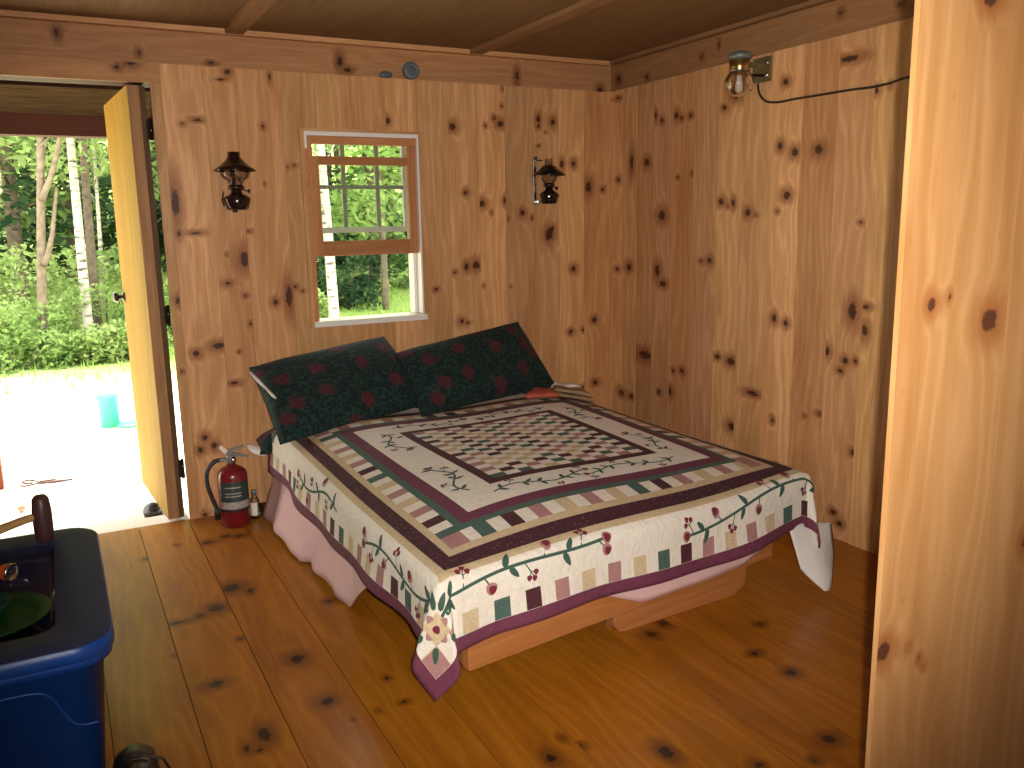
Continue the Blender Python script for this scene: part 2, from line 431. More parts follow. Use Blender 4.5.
def board_grid(mb, a0, a1, b0, b1, toP, mname, knots, r, tone, depth, step_a=0.012, step_b=0.014, groove=0.012, g=0.0012):
    """One board face as a fine grid (a = across, b = along) with side faces dropping into the groove."""
    na = max(2, int((a1 - a0) / step_a)); nb = max(2, int((b1 - b0) / step_b))
    aa = np.linspace(a0 + g, a1 - g, na + 1); bb = np.linspace(b0, b1, nb + 1)
    A, B = np.meshgrid(aa, bb)
    near = [k for k in knots if a0 - 4.6 * k[2] < k[0] < a1 + 4.6 * k[2] and b0 - 4.6 * k[3] < k[1] < b1 + 4.6 * k[3] and a0 <= k[0] <= a1]
    K = knot_field(A, B, near).ravel()
    Af, Bf = A.ravel(), B.ravel()
    vs = [toP(a, b, depth) for a, b in zip(Af, Bf)]
    gc = [(a, b, r) for a, b in zip(Af, Bf)]
    w = na + 1
    fs = [(j * w + i, j * w + i + 1, (j + 1) * w + i + 1, (j + 1) * w + i) for j in range(nb) for i in range(na)]
    mb.add(vs, fs, mname, gc, tone, K)
    for (a, sgn) in ((aa[0], 1), (aa[-1], -1)):
        mb.add([toP(a, b0, depth), toP(a, b1, depth), toP(a, b1, depth - groove), toP(a, b0, depth - groove)], [(0, 1, 2, 3)], mname, [(a, b0, r), (a, b1, r), (a, b1, r), (a, b0, r)], tone)
    for b in (b0, b1):
        mb.add([toP(aa[0], b, depth), toP(aa[-1], b, depth), toP(aa[-1], b, depth - groove), toP(aa[0], b, depth - groove)], [(0, 1, 2, 3)], mname, [(a0, b, r), (a1, b, r), (a1, b, r), (a0, b, r)], tone)

def rnd_tone(lo=0.84, hi=1.1, tint=0.04):
    t = random.uniform(lo, hi)
    return (t, t * random.uniform(1 - tint, 1 + tint), t * random.uniform(1 - 2 * tint, 1 + 2 * tint))

# knots of the boards: (across, along, radius across, radius along) in metres
KB=[(-1.047,1.995,0.019,0.019),(-0.787,2.05,0.011,0.012),(-0.746,2.02,0.02,0.017),(-0.844,2.006,0.007,0.01),(-0.499,2.057,0.014,0.021),(-0.499,2.016,0.012,0.012),(-0.402,2.042,0.017,0.019),(-0.343,1.803,0.014,0.021),(-0.261,1.807,0.014,0.017),(-0.155,1.669,0.021,0.034),(-0.05,1.656,0.013,0.012),(-0.977,1.637,0.014,0.013),(-0.877,1.577,0.02,0.019),(-0.727,1.593,0.012,0.018),(-0.614,1.522,0.016,0.017),(-0.707,1.492,0.007,0.009),(-0.549,1.49,0.009,0.011),(-0.416,1.423,0.014,0.019),(-0.815,1.525,0.008,0.01),(-0.727,2.211,0.008,0.011),(-0.736,2.117,0.007,0.009),(-0.455,1.98,0.006,0.006),(-0.501,1.904,0.008,0.007),(-0.436,1.393,0.024,0.034),(-0.922,1.231,0.024,0.023),(-0.985,1.224,0.015,0.02),(-1.059,1.196,0.011,0.01),(-1.178,1.104,0.013,0.01),(-0.264,1.182,0.017,0.017),(-0.112,0.859,0.018,0.017),(-0.287,0.795,0.016,0.014),(-0.193,0.802,0.011,0.013),(0.01,0.871,0.029,0.019),(-0.107,0.458,0.018,0.016),(-0.199,0.433,0.01,0.011),(-1.023,0.913,0.015,0.013),(-0.988,0.9,0.011,0.009),(-0.701,1.096,0.006,0.006),(-0.876,1.108,0.006,0.007),(-2.231,2.208,0.016,0.014),(-2.264,2.172,0.018,0.006),(-2.459,1.957,0.009,0.008),(-2.387,1.98,0.026,0.008),(-2.082,1.96,0.008,0.012),(-1.972,1.763,0.006,0.008),(-1.938,1.773,0.009,0.009),(-1.425,2.011,0.014,0.016),(-2.03,2.199,0.007,0.019),(-2.094,1.681,0.004,0.008),(-2.519,1.442,0.011,0.017),(-2.442,1.447,0.029,0.007),(-2.214,1.312,0.026,0.037),(-2.304,1.337,0.007,0.007),(-2.188,1.449,0.012,0.007),(-2.31,1.195,0.018,0.01),(-2.225,1.127,0.01,0.009),(-2.078,1.087,0.014,0.016),(-2.007,1.111,0.017,0.06),(-1.973,1.158,0.01,0.011),(-2.552,1.12,0.011,0.019),(-2.209,0.983,0.009,0.011),(-2.375,0.884,0.029,0.016),(-2.488,0.853,0.016,0.015),(-2.561,0.768,0.007,0.01),(-2.279,0.844,0.009,0.007),(-2.316,0.684,0.024,0.01),(-1.934,1.136,0.006,0.008),(-2.523,1.59,0.018,0.071),(-2.481,0.42,0.015,0.017),(-2.438,0.373,0.015,0.018),(-2.507,0.358,0.015,0.017),(-2.514,0.012,0.012,0.014)]
KR=[(-0.096,2.181,0.028,0.009),(-0.46,2.042,0.011,0.02),(-0.517,2.01,0.014,0.015),(-0.639,2.022,0.016,0.017),(-0.684,2.004,0.011,0.012),(-0.756,2.009,0.016,0.012),(-1.022,2.017,0.018,0.014),(-1.109,2.073,0.04,0.024),(-1.434,2.082,0.017,0.014),(-1.788,2.125,0.053,0.012),(-1.933,1.976,0.014,0.015),(-2.0,1.985,0.008,0.009),(-1.415,1.798,0.015,0.017),(-1.507,1.762,0.019,0.019),(-1.641,1.764,0.024,0.02),(-1.468,1.57,0.022,0.019),(-1.411,1.496,0.01,0.009),(-1.017,1.554,0.019,0.016),(-1.105,1.544,0.014,0.019),(-1.212,1.495,0.018,0.018),(-1.267,1.482,0.01,0.007),(-0.236,1.802,0.015,0.047),(-0.378,1.792,0.023,0.021),(-0.786,1.708,0.013,0.01),(-0.661,1.695,0.011,0.008),(-0.1,1.71,0.016,0.013),(-0.529,1.49,0.031,0.026),(-1.065,1.529,0.009,0.008),(-1.892,1.441,0.01,0.008),(-0.218,1.191,0.023,0.021),(-0.095,1.173,0.016,0.012),(-0.493,1.179,0.023,0.032),(-0.546,1.107,0.029,0.016),(-0.938,1.252,0.019,0.017),(-0.87,1.245,0.011,0.01),(-1.418,0.987,0.014,0.02),(-1.494,0.97,0.016,0.015),(-1.874,1.058,0.022,0.038),(-1.949,0.98,0.015,0.027),(-1.947,1.084,0.022,0.01),(-1.851,0.835,0.015,0.014),(-1.905,0.84,0.01,0.01),(-1.828,0.787,0.014,0.011),(-1.748,0.865,0.013,0.02),(-1.021,0.746,0.021,0.013),(-1.122,0.735,0.028,0.019),(-1.288,0.593,0.045,0.012),(-1.148,0.388,0.029,0.021),(-1.434,0.483,0.01,0.013),(-1.721,0.568,0.013,0.009),(-0.61,0.491,0.026,0.022),(-0.523,0.471,0.015,0.015),(-0.724,0.627,0.02,0.014),(-0.65,0.617,0.011,0.013),(-0.383,0.673,0.062,0.026),(-0.251,0.398,0.02,0.015),(-0.145,0.404,0.027,0.02),(-1.632,0.54,0.01,0.007),(-1.918,0.43,0.01,0.011),(-1.828,0.121,0.018,0.012),(-1.866,0.076,0.018,0.014),(-1.918,0.427,0.011,0.011)]
KF=[(-2.561,-0.981,0.039,0.035),(-2.646,-1.149,0.029,0.031),(-2.805,-1.206,0.044,0.014),(-2.472,-1.708,0.022,0.031),(-2.745,-1.74,0.026,0.021),(-2.668,-2.107,0.018,0.038),(-2.458,-2.029,0.018,0.019),(-2.617,-1.456,0.01,0.013),(-2.497,-1.049,0.014,0.023),(-2.562,-0.387,0.029,0.022),(-2.47,-0.344,0.017,0.019),(-2.412,-0.373,0.02,0.019),(-2.837,-1.467,0.009,0.011),(-2.245,-1.314,0.016,0.019),(-2.713,-1.187,0.015,0.019),(-2.727,-2.152,0.01,0.02),(-2.697,-2.176,0.012,0.01),(-2.843,-0.454,0.012,0.017),(-2.692,-0.344,0.009,0.014),(-2.47,-1.708,0.023,0.029),(-2.457,-2.025,0.021,0.022),(-2.245,-1.985,0.009,0.012),(-2.248,-2.149,0.012,0.009),(-1.993,-2.619,0.014,0.02),(-1.917,-2.556,0.008,0.012),(-2.334,-2.155,0.006,0.009),(-2.416,-2.161,0.006,0.01),(-1.699,-2.758,0.019,0.029),(-1.308,-2.177,0.021,0.021),(-1.218,-2.132,0.02,0.024),(-0.918,-2.316,0.016,0.012),(-1.256,-2.939,0.021,0.019),(-1.991,-2.62,0.013,0.02),(-1.515,-2.928,0.013,0.013),(-1.892,-2.616,0.011,0.012),(-1.367,-2.988,0.011,0.011)]

# ------------------------------------------------------------------ room shell
CEIL = 2.405
XL, YN = -4.6, -6.2            # left wall, wall behind the camera
DOOR_X0, DOOR_X1, DOOR_Z = -3.46, -2.588, 2.138
WX0, WX1, WZ0, WZ1 = -1.882, -1.257, 0.945, 1.945

def P_back(a, b, d): return (a, -d, b)
def P_right(a, b, d): return (-d, a, b)
def P_left(a, b, d): return (XL + d, a, b)
def P_near(a, b, d): return (a, YN + d, b)
def P_floor(a, b, d): return (a, b, d)

def wall_boards(mb, edges, toP, z0, z1, mname, knots, holes=(), lo=0.78, hi=1.14, tones=None, dmax=0.003, **kw):
    for i in range(len(edges) - 1):
        a0, a1 = sorted((edges[i], edges[i + 1])); r = random.random(); tone = rnd_tone(lo, hi)
        if tones and i in tones: tone = tones[i]
        dp = random.uniform(0.0, dmax)
        cuts = sorted({a0, a1} | {h[k] for h in holes for k in (0, 1) if a0 < h[k] < a1})
        for c0, c1 in zip(cuts[:-1], cuts[1:]):
            mid = (c0 + c1) / 2; zs = [(z0, z1)]
            for h in holes:
                if h[0] < mid < h[1]:
                    zs = [(p, q) for p, q in ((z0, h[2]), (h[3], z1)) if q - p > 0.01]
            for p, q in zs:
                board_grid(mb, c0, c1, p, q, toP, mname, knots, r, tone, dp, g=0.0006 if (c0 == a0 or c1 == a1) else 0.0, **kw)

# back wall with the doorway and the small window
mb = MB()
eb = [-2.588, -2.54, -2.351, -2.201, -1.983, -1.809, -1.651, -1.435, -1.274, -1.078, -0.893, -0.722, -0.539, -0.364, -0.186, 0.0]
hole = (WX0, WX1, WZ0, WZ1)
wall_boards(mb, eb, P_back, 0.0, 2.228, 'wall_pine', KB, [hole], tones={1: (1.08, 1.08, 1.08), 2: (0.93, 0.90, 0.87), 3: (0.92, 0.88, 0.84), 6: (0.86, 0.80, 0.75), 10: (1.07, 1.06, 1.04), 14: (0.90, 0.85, 0.80)})
wall_boards(mb, [XL, -4.4, -4.17, -3.98, -3.75, -3.6, DOOR_X0], P_back, 0.0, 2.228, 'wall_pine', [(XL + a, b, c, d) for a, b, c, d in fill(30, 2.2, 1.2)], step_a=0.03, step_b=0.03)
for (x0, x1, z0, z1) in ((XL - 0.12, DOOR_X0, -0.2, 2.6), (DOOR_X0, DOOR_X1 + 0.04, 2.20, 2.6), (DOOR_X1 + 0.04, WX0, -0.2, 2.6), (WX0, WX1, -0.2, WZ0), (WX0, WX1, WZ1, 2.6), (WX1, 0.12, -0.2, 2.6)):
    top = 2.228
    mb.box((x0, 0.0115, z0), (x1, 0.12, min(z1, top)), 'groove') if z0 < top else None
    if z1 > top: mb.box((x0, 0.045, max(z0, top)), (x1, 0.12, z1), 'groove')
    mb.box((x0, 0.12, z0), (x1, 0.15, z1), 'outside_wall', long=2)
tag(mb.build('wall_back'), 'back wall of knotty pine boards around the doorway and window', 'wall', kind='structure')

# right wall
mb = MB()
er = [0.0, -0.145, -0.284, -0.446, -0.609, -0.792, -0.983, -1.161, -1.352, -1.542, -1.736, -1.929, -2.12, -2.3, -2.5, -2.68, -2.87, -3.05, -3.25]
wall_boards(mb, er, P_right, 0.0, 2.228, 'wall_pine', KR, lo=0.80, hi=1.14, tones={4: (0.84, 0.76, 0.70), 9: (0.86, 0.79, 0.74), 8: (1.16, 1.16, 1.15)}, dmax=0.007)
wall_boards(mb, [-3.25, -3.6, -4.0, -4.4, -4.8, -5.2, -5.6, YN], P_right, 0.0, 2.228, 'wall_pine', [], step_a=0.05, step_b=0.05)
mb.box((0.0115, YN - 0.12, -0.2), (0.12, 0.0, 2.228), 'groove', long=2); mb.box((0.045, YN - 0.12, 2.228), (0.12, 0.0, 2.6), 'groove', long=2)
mb.box((0.12, YN - 0.12, -0.2), (0.15, 0.15, 2.6), 'outside_wall', long=2)
tag(mb.build('wall_right'), 'right wall of knotty vertical pine boards', 'wall', kind='structure')

# left wall and the wall behind the camera, each with an unseen opening added to let in fill daylight
mb = MB()
lw = (-5.3, -4.7, 1.0, 1.7)
wall_boards(mb, [YN + 0.2 * i for i in range(31)] + [0.0], P_left, 0.0, CEIL, 'wall_pine', [(YN + a, b, c, d) for a, b, c, d in fill(60, 2.3, 6)], [lw], step_a=0.05, step_b=0.05)
for (y0, y1, z0, z1) in ((YN - 0.12, lw[0], -0.2, 2.6), (lw[0], lw[1], -0.2, lw[2]), (lw[0], lw[1], lw[3], 2.6), (lw[1], 0.15, -0.2, 2.6)):
    mb.box((XL - 0.12, y0, z0), (XL - 0.0115, y1, z1), 'outside_wall', long=2)
tag(mb.build('wall_left'), 'left wall of knotty vertical pine boards', 'wall', kind='structure')
mb = MB()
nw = (-3.3, -2.6, 1.1, 1.9)
wall_boards(mb, [XL + 0.2 * i for i in range(24)], P_near, 0.0, CEIL, 'wall_pine', [(XL + a, b, c, d) for a, b, c, d in fill(40, 2.3, 4.4)], [nw], step_a=0.05, step_b=0.05)
for (x0, x1, z0, z1) in ((XL - 0.12, nw[0], -0.2, 2.6), (nw[0], nw[1], -0.2, nw[2]), (nw[0], nw[1], nw[3], 2.6), (nw[1], 0.12, -0.2, 2.6)):
    mb.box((x0, YN - 0.12, z0), (x1, YN - 0.0115, z1), 'outside_wall', long=2)
tag(mb.build('wall_front'), 'pine board wall behind the camera', 'wall', kind='structure')

# floor: wide varnished planks running away from the camera to the back wall
mb = MB()
ef = [-2.831 + 0.2345 * i for i in range(-7, 12)] + [-0.0]
ef = [XL + 0.005] + [e for e in ef if XL + 0.05 < e < -0.12] + [0.0]
extra = [(random.uniform(XL, -2.95), random.uniform(-3.5, -0.1), random.uniform(.012, .03), random.uniform(.012, .03)) for _ in range(10)] + \
        [(random.uniform(-2.9, -0.1), random.uniform(-6, -2.75), random.uniform(.012, .03), random.uniform(.012, .03)) for _ in range(25)] + \
        [(random.uniform(-1.2, -0.1), random.uniform(-2.7, -0.3), random.uniform(.008, .02), random.uniform(.010, .02)) for _ in range(10)]
for i in range(len(ef) - 1):
    r = random.random(); tone = rnd_tone(0.90, 1.06, 0.03)
    board_grid(mb, ef[i], ef[i + 1], -3.3, 0.015, P_floor, 'floor_pine', KF + extra, r, tone, 0.0, step_a=0.016, step_b=0.016, g=0.0015)
    board_grid(mb, ef[i], ef[i + 1], YN, -3.3, P_floor, 'floor_pine', KF + extra, r, tone, 0.0, step_a=0.05, step_b=0.05, g=0.0015)
mb.box((XL - 0.12, YN - 0.12, -0.2), (0.12, 0.0, -0.011), 'groove')
tag(mb.build('floor'), 'varnished wide pine plank floor with dark knots', 'floor', kind='structure')

# ceiling panels, battens and the beams under them
mb = MB()
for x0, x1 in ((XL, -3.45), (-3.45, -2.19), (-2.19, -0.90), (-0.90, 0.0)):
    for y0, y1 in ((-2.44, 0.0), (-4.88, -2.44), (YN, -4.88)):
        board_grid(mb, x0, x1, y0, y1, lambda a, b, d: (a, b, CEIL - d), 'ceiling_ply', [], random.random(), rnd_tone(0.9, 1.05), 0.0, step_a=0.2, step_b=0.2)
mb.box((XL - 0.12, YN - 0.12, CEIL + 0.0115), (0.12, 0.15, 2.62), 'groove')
tag(mb.build('ceiling'), 'dark brown plywood ceiling', 'ceiling', kind='structure')
def beam(name, lo, hi, mname, toP, knots, label, tone=1.0, extra=()):
    mb = MB()
    board_grid(mb, lo[0], hi[0], lo[1], hi[1], toP, mname, knots, random.random(), (tone, tone * .97, tone * .94), 0.0, step_a=0.012, step_b=0.02)
    for e in extra: mb.box(*e)
    return tag(mb.build(name), label, 'trim', kind='structure')
bk = [(2.25, -2.30, .008, .016), (2.24, -0.05, .02, .018), (2.29, -0.62, .03, .012), (2.275, -2.62, .012, .010), (2.3, -1.66, .03, .014), (2.335, -2.95, .02, .012), (2.26, -1.62, .012, .02)]
beam('trim_1', (2.228, XL), (CEIL, 0.03), 'beam_pine', lambda a, b, d: (b, 0.03 - d, a), bk, 'pine beam along the top of the back wall', 1.12, [((XL, 0.03, 2.222), (0.0, 0.045, 2.228), 'groove')])
bk2 = [(2.30, -0.05, .02, .02), (2.27, -0.33, .012, .012), (2.335, -0.93, .016, .008), (2.30, -0.80, .012, .012), (2.33, -1.7, .012, .012), (2.30, -2.0, .01, .012)]
beam('trim_2', (2.228, YN), (CEIL, 0.03), 'beam_pine', lambda a, b, d: (0.03 - d, b, a), bk2, 'pine beam along the top of the right wall', 0.85)
mb = MB(); mb.box((XL, -0.012, CEIL - 0.024), (-0.005, 0.03, CEIL), 'beam_pine', tone=1.5); mb.box((-0.012, -3.3, CEIL - 0.02), (0.03, -0.02, CEIL), 'beam_pine', tone=0.7)
tag(mb.build('trim_3'), 'thin pale strip where the ceiling meets the beams', 'trim', kind='structure')
for i, (x, w) in enumerate(((-2.19, 0.085), (-0.897, 0.075), (-3.45, 0.08))):
    mb = MB(); mb.box((x - w / 2, YN, CEIL - 0.022), (x + w / 2, -0.013, CEIL), 'beam_pine', tone=0.78)
    tag(mb.build('trim_%d' % (4 + i)), 'flat pine batten across the ceiling', 'trim', kind='structure')
# board over the doorway and the door jambs
mb = MB()
board_grid(mb, DOOR_Z, 2.226, -3.75, -2.542, lambda a, b, d: (b, -0.004 - d, a), 'beam_pine', [(2.222, -2.66, .012, .02), (2.2, -2.72, .01, .012)], 0.3, (1.3, 1.25, 1.2), 0.0, step_a=0.012, step_b=0.02)
mb.box((-3.75, -0.003, DOOR_Z), (-2.542, 0.012, 2.2255), 'beam_pine')
mb.box((DOOR_X0, 0.012, DOOR_Z), (DOOR_X1 + 0.04, 0.15, DOOR_Z + 0.03), 'red_stain')
mb.box((DOOR_X0 - 0.02, -0.002, 0.0), (DOOR_X0, 0.15, DOOR_Z), 'wall_pine')
tag(mb.build('trim_7'), 'pine header board and jambs of the doorway', 'trim', kind='structure')
mb = MB(); mb.box((DOOR_X0, 0.012, -0.06), (DOOR_X1, 0.17, -0.006), 'deck_wood')
tag(mb.build('trim_8'), 'worn plank threshold of the doorway', 'trim', kind='structure')

# pine partition in the right foreground
mb = MB()
PK = [(-1.540, 1.273, .022, .024), (-1.709, 1.312, .011, .013), (-1.776, .664, .018, .018), (-1.613, 1.83, .018, .014), (-1.66, 1.325, .005, .007), (-1.70, .655, .006, .006), (-1.67, .62, .006, .007), (-1.655, .60, .005, .005), (-1.3, 1.7, .02, .02), (-1.35, .8, .016, .016)]
PP = lambda a, b, d: (a, -3.488 - d, b)
for a0, a1 in ((-1.792, -1.488), (-1.488, -1.22), (-1.22, -0.95)):
    board_grid(mb, a0, a1, 0.0, CEIL, PP, 'partition_pine', PK, random.random(), (1, 1, 1) if a0 < -1.6 else rnd_tone(.97, 1.03, .02), 0.0, step_a=0.01, step_b=0.012, groove=0.010, g=0.0006)
mb.box((-1.7919, -3.4879, 0.0), (-0.951, -3.477, CEIL), 'partition_pine', long=2, tone=1.05)
mb.box((-1.70, -3.477, 0.0), (-1.62, -3.43, CEIL), 'partition_pine', long=2); mb.box((-1.04, -3.477, 0.0), (-0.96, -3.43, CEIL), 'partition_pine', long=2)
tag(mb.build('wall_partition'), 'pale pine board partition at the right edge, nearest the camera', 'wall', kind='structure')

# ------------------------------------------------------------------ door, open outwards
dr = tag(empty('door_1', (-2.648, 0.02, 0.0)), 'open plank door with a yellow inner face', 'door', kind='structure')
TH = math.atan2(0.055, 0.80)
DM = Matrix.Rotation(TH, 4, 'Z')
mb = MB()
ws = [0.0, 0.155, 0.31, 0.47, 0.63, 0.80]
for a0, a1 in zip(ws[:-1], ws[1:]):
    board_grid(mb, a0, a1, 0.012, 2.128, lambda a, b, d: tuple(DM @ Vector((-0.039 - d, a, b))), 'door_yellow', [(0.3, 1.0, .008, .012), (0.55, 1.5, .006, .01)], random.random(), rnd_tone(.93, 1.05, .03), 0.0, step_a=0.02, step_b=0.02, groove=0.006)
mb.box((-0.0385, 0.0005, 0.0125), (0.012, 0.7995, 2.1275), 'door_brown', long=2, mtx=DM)
mb.build('door_panel', dr)
mb = MB(); mb.box((0.012, 0.004, 0.0125), (0.039, 0.7995, 2.1275), 'door_brown', long=2, tone=0.28, mtx=DM); mb.build('outer_boards', dr)
for z in (0.27, 1.05, 1.93):
    mb = MB(); mb.tube([(0.050, -0.004, z - 0.05), (0.050, -0.004, z + 0.05)], 0.009, 'black_bronze', 10)
    mb.box((0.030, -0.006, z - 0.045), (0.052, 0.004, z + 0.045), 'black_bronze'); mb.build('hinge', dr)
mb = MB(); KM = DM @ Matrix.Translation((-0.039, 0.745, 1.10)) @ Matrix.Rotation(-PI / 2, 4, 'Y')
mb.lathe([(0.0, 0.0), (0.03, 0.0), (0.03, 0.006), (0.012, 0.012), (0.011, 0.028), (0.026, 0.036), (0.028, 0.05), (0.016, 0.06), (0, 0.062)], 'black_bronze', 18, mtx=KM); mb.build('knob', dr)

# ------------------------------------------------------------------ window
wn = tag(empty('window_1', ((WX0 + WX1) / 2, 0.0, WZ0)), 'small window with a raised wooden sash and white frame', 'window', kind='structure')
O = ((WX0 + WX1) / 2, 0.0, WZ0)
def wbox(name, boxes, mname, parent=wn, bevel=0.002, **kw):
    mb = MB()
    for lo, hi in boxes: mb.box(lo, hi, mname, **kw)
    return mb.build(name, parent, offset=O if parent is wn else None, bevel=bevel)
wbox('window_frame', [((WX0, -0.012, WZ1 - 0.022), (WX1, 0.13, WZ1)), ((WX0, -0.012, 1.86), (WX0 + 0.014, 0.13, WZ1 - 0.022)), ((WX0, 0.05, WZ0), (WX0 + 0.014, 0.13, 1.86)), ((WX1 - 0.011, -0.012, WZ0 + 0.03), (WX1, 0.13, WZ1 - 0.022)), ((WX0 + 0.014, 0.10, WZ0 + 0.03), (WX0 + 0.03, 0.13, WZ1 - 0.022)), ((WX1 - 0.030, 0.055, WZ0 + 0.03), (WX1 - 0.011, 0.13, WZ1 - 0.022))], 'vinyl_white')
wbox('window_sill', [((WX0 - 0.006, -0.030, WZ0 - 0.004), (WX1 + 0.010, 0.14, WZ0 + 0.026))], 'vinyl_white')
wbox('window_stop', [((WX0, -0.010, WZ0 + 0.026), (WX0 + 0.026, 0.030, 1.31)), ((WX0, -0.010, 1.31), (WX0 + 0.040, 0.03, 1.86)), ((WX0 + 0.014, -0.006, 1.86), (WX0 + 0.040, 0.03, 1.923)), ((WX0 + 0.040, 0.0, 1.883), (WX1 - 0.011, 0.03, 1.923))], 'sash_wood', tone=1.25)
X0, X1 = WX0 + 0.040, WX1 - 0.0115
mb = MB()
mb.box((X0, 0.012, 1.310), (X0 + 0.036, 0.045, 1.824), 'sash_wood', tone=1.15); mb.box((X1 - 0.048, 0.012, 1.310), (X1, 0.045, 1.883), 'sash_wood', tone=1.15)
mb.box((X0 + 0.036, 0.014, 1.310), (X1 - 0.048, 0.045, 1.388), 'sash_wood', tone=0.95); mb.box((X0 + 0.036, 0.014, 1.780), (X1 - 0.048, 0.045, 1.824), 'sash_wood')
ls = mb.build('lower_sash', wn, offset=O, bevel=0.002)
mb = MB(); mb.box((X0 + 0.03, 0.028, 1.38), (X1 - 0.04, 0.031, 1.785), 'pane_glass'); mb.build('pane', ls, offset=(0, 0, 0)).location = Vector((-O[0], -O[1], -O[2]))
mb = MB(); UX0, UX1 = WX0 + 0.03, WX1 - 0.030
mb.box((UX0, 0.085, 1.43), (UX0 + 0.03, 0.11, 1.922), 'grey_metal'); mb.box((UX1 - 0.03, 0.085, 1.43), (UX1, 0.11, 1.922), 'grey_metal')
mb.box((UX0 + 0.03, 0.085, 1.43), (UX1 - 0.03, 0.11, 1.458), 'grey_metal'); mb.box((UX0 + 0.03, 0.085, 1.892), (UX1 - 0.03, 0.11, 1.922), 'grey_metal')
us = mb.build('upper_sash', wn, offset=O, bevel=0.001)
mb = MB()
for x in (-1.652, -1.464): mb.box((x - 0.011, 0.09, 1.458), (x + 0.011, 0.105, 1.892), 'muntin_grey')
mb.box((UX0 + 0.03, 0.0895, 1.660), (UX1 - 0.03, 0.1055, 1.680), 'muntin_grey')
q = mb.build('muntins', us); q.location = Vector((-O[0], -O[1], -O[2]))
mb = MB(); mb.box((UX0 + 0.02, 0.096, 1.45), (UX1 - 0.02, 0.099, 1.90), 'pane_glass'); q = mb.build('pane', us); q.location = Vector((-O[0], -O[1], -O[2]))
mb = MB()
for lo, hi in (((WX0 - 0.022, -0.016, WZ0 - 0.01), (WX0, -0.004, WZ1 + 0.012)), ((WX0, -0.016, WZ1), (WX1, -0.004, WZ1 + 0.012)), ((WX1, -0.016, WZ0 + 0.03), (WX1 + 0.03, -0.004, WZ1 + 0.012))): mb.box(lo, hi, 'wall_pine', tone=0.85)
mb.build('casing', wn, offset=O)

# ------------------------------------------------------------------ porch and ground outside
mb = MB()
x = -5.2
while x < -1.9:
    w = 0.14; board_grid(mb, x, x + w, 0.17, 1.40, lambda a, b, d: (a, b, -0.05 + d), 'deck_wood', [], random.random(), rnd_tone(.93, 1.06, .02), 0.0, step_a=0.07, step_b=0.2, groove=0.012, g=0.0013); x += w
mb.box((-5.2, 0.17, -0.30), (-1.9, 0.21, -0.085), 'weathered'); mb.box((-5.2, 1.35, -0.32), (-1.9, 1.39, -0.085), 'weathered')
tag(mb.build('porch_deck'), 'near-white plank porch outside the door', 'porch', kind='structure')
mb = MB(); mb.box((-5.3, 0.15, 2.44), (-1.85, 1.55, 2.50), 'weathered', long=0); mb.box((-1.85, 0.15, 2.56), (0.8, 1.05, 2.62), 'weathered', long=0)  # second slab: unseen eave added to keep direct sun out of the window
mb.box((-5.3, 1.46, 2.29), (-1.85, 1.50, 2.44), 'red_stain', tone=0.6); 
board_grid(mb, 2.135, 2.30, -5.3, -1.85, lambda a, b, d: (b, 1.42 - d, a), 'weathered', [], 0.4, (1, 1, 1), 0.0, step_a=0.02, step_b=0.03)
mb.box((-5.3, 1.421, 2.135), (-1.85, 1.46, 2.30), 'weathered')
mb.box((-5.3, 1.34, 2.015), (-1.85, 1.46, 2.135), 'red_stain')
tag(mb.build('porch_roof'), 'porch roof edge with a dark red header beam and an added sun-blocking eave', 'porch', kind='structure')
for i, px in enumerate((-3.525, -1.95)):
    mb = MB(); mb.box((px - 0.055, 1.315, -0.052), (px + 0.055, 1.425, 2.016), 'red_stain', long=2, tone=4.0)
    o = mb.build('porch_post', bevel=0.004)
    tag(o, ('reddish brown square porch post at the left edge beyond the door' if i == 0 else 'reddish brown square porch post hidden right of the door'), 'post', kind='structure')
n = 60; mb = MB(); xs = np.linspace(-40, 45, n); ys = np.concatenate([np.linspace(-10, 16, 30), np.linspace(17, 70, 20)])
def ground_z(x, y): return -0.36 + 0.03 * math.sin(x * 0.9) * math.cos(y * 0.7) + max(0, y - 9) ** 1.4 * 0.055 + (0.02 * max(0, y - 2.5))
mb.add([(x, y, ground_z(x, y)) for y in ys for x in xs], [(j * n + i, j * n + i + 1, (j + 1) * n + i + 1, (j + 1) * n + i) for j in range(len(ys) - 1) for i in range(n - 1)], 'ground_mix', smooth=True)
tag(mb.build('ground'), 'bright sandy clearing turning to grass', 'ground', kind='structure')

# ------------------------------------------------------------------ bed
BX0, BX1, BY0, BY1, BZ = -2.165, -0.575, -2.325, -0.12, 0.485
bed = thing('bed', 'low double bed with a pine platform base under the patchwork quilt', 'bed', ((BX0 + BX1) / 2, (BY0 + BY1) / 2, 0))
BO = tuple(bed.location)
def bpart(name, boxes, mname, bevel=0.004, **kw):
    mb = MB()
    for lo, hi in boxes: mb.box(lo, hi, mname, **kw)
    return mb.build(name, bed, offset=BO, bevel=bevel)
bpart('foot_rail', [((0, 0, 0.125), (1.46, 0.038, 0.30))], 'bed_pine', long=0, mtx=Matrix.Translation((-2.085, -2.290, 0)) @ Matrix.Rotation(0.138, 4, 'Z'))
bpart('side_rail', [((-2.085, -2.246, 0.125), (-2.047, -0.14, 0.30))], 'bed_pine', long=1, tone=0.7)
bpart('side_rail', [((-0.678, -2.03, 0.125), (-0.64, -0.14, 0.30))], 'bed_pine', long=1, tone=0.7)
bpart('head_rail', [((-2.046, -0.178, 0.125), (-0.679, -0.14, 0.30))], 'bed_pine', long=0)
mb = MB()
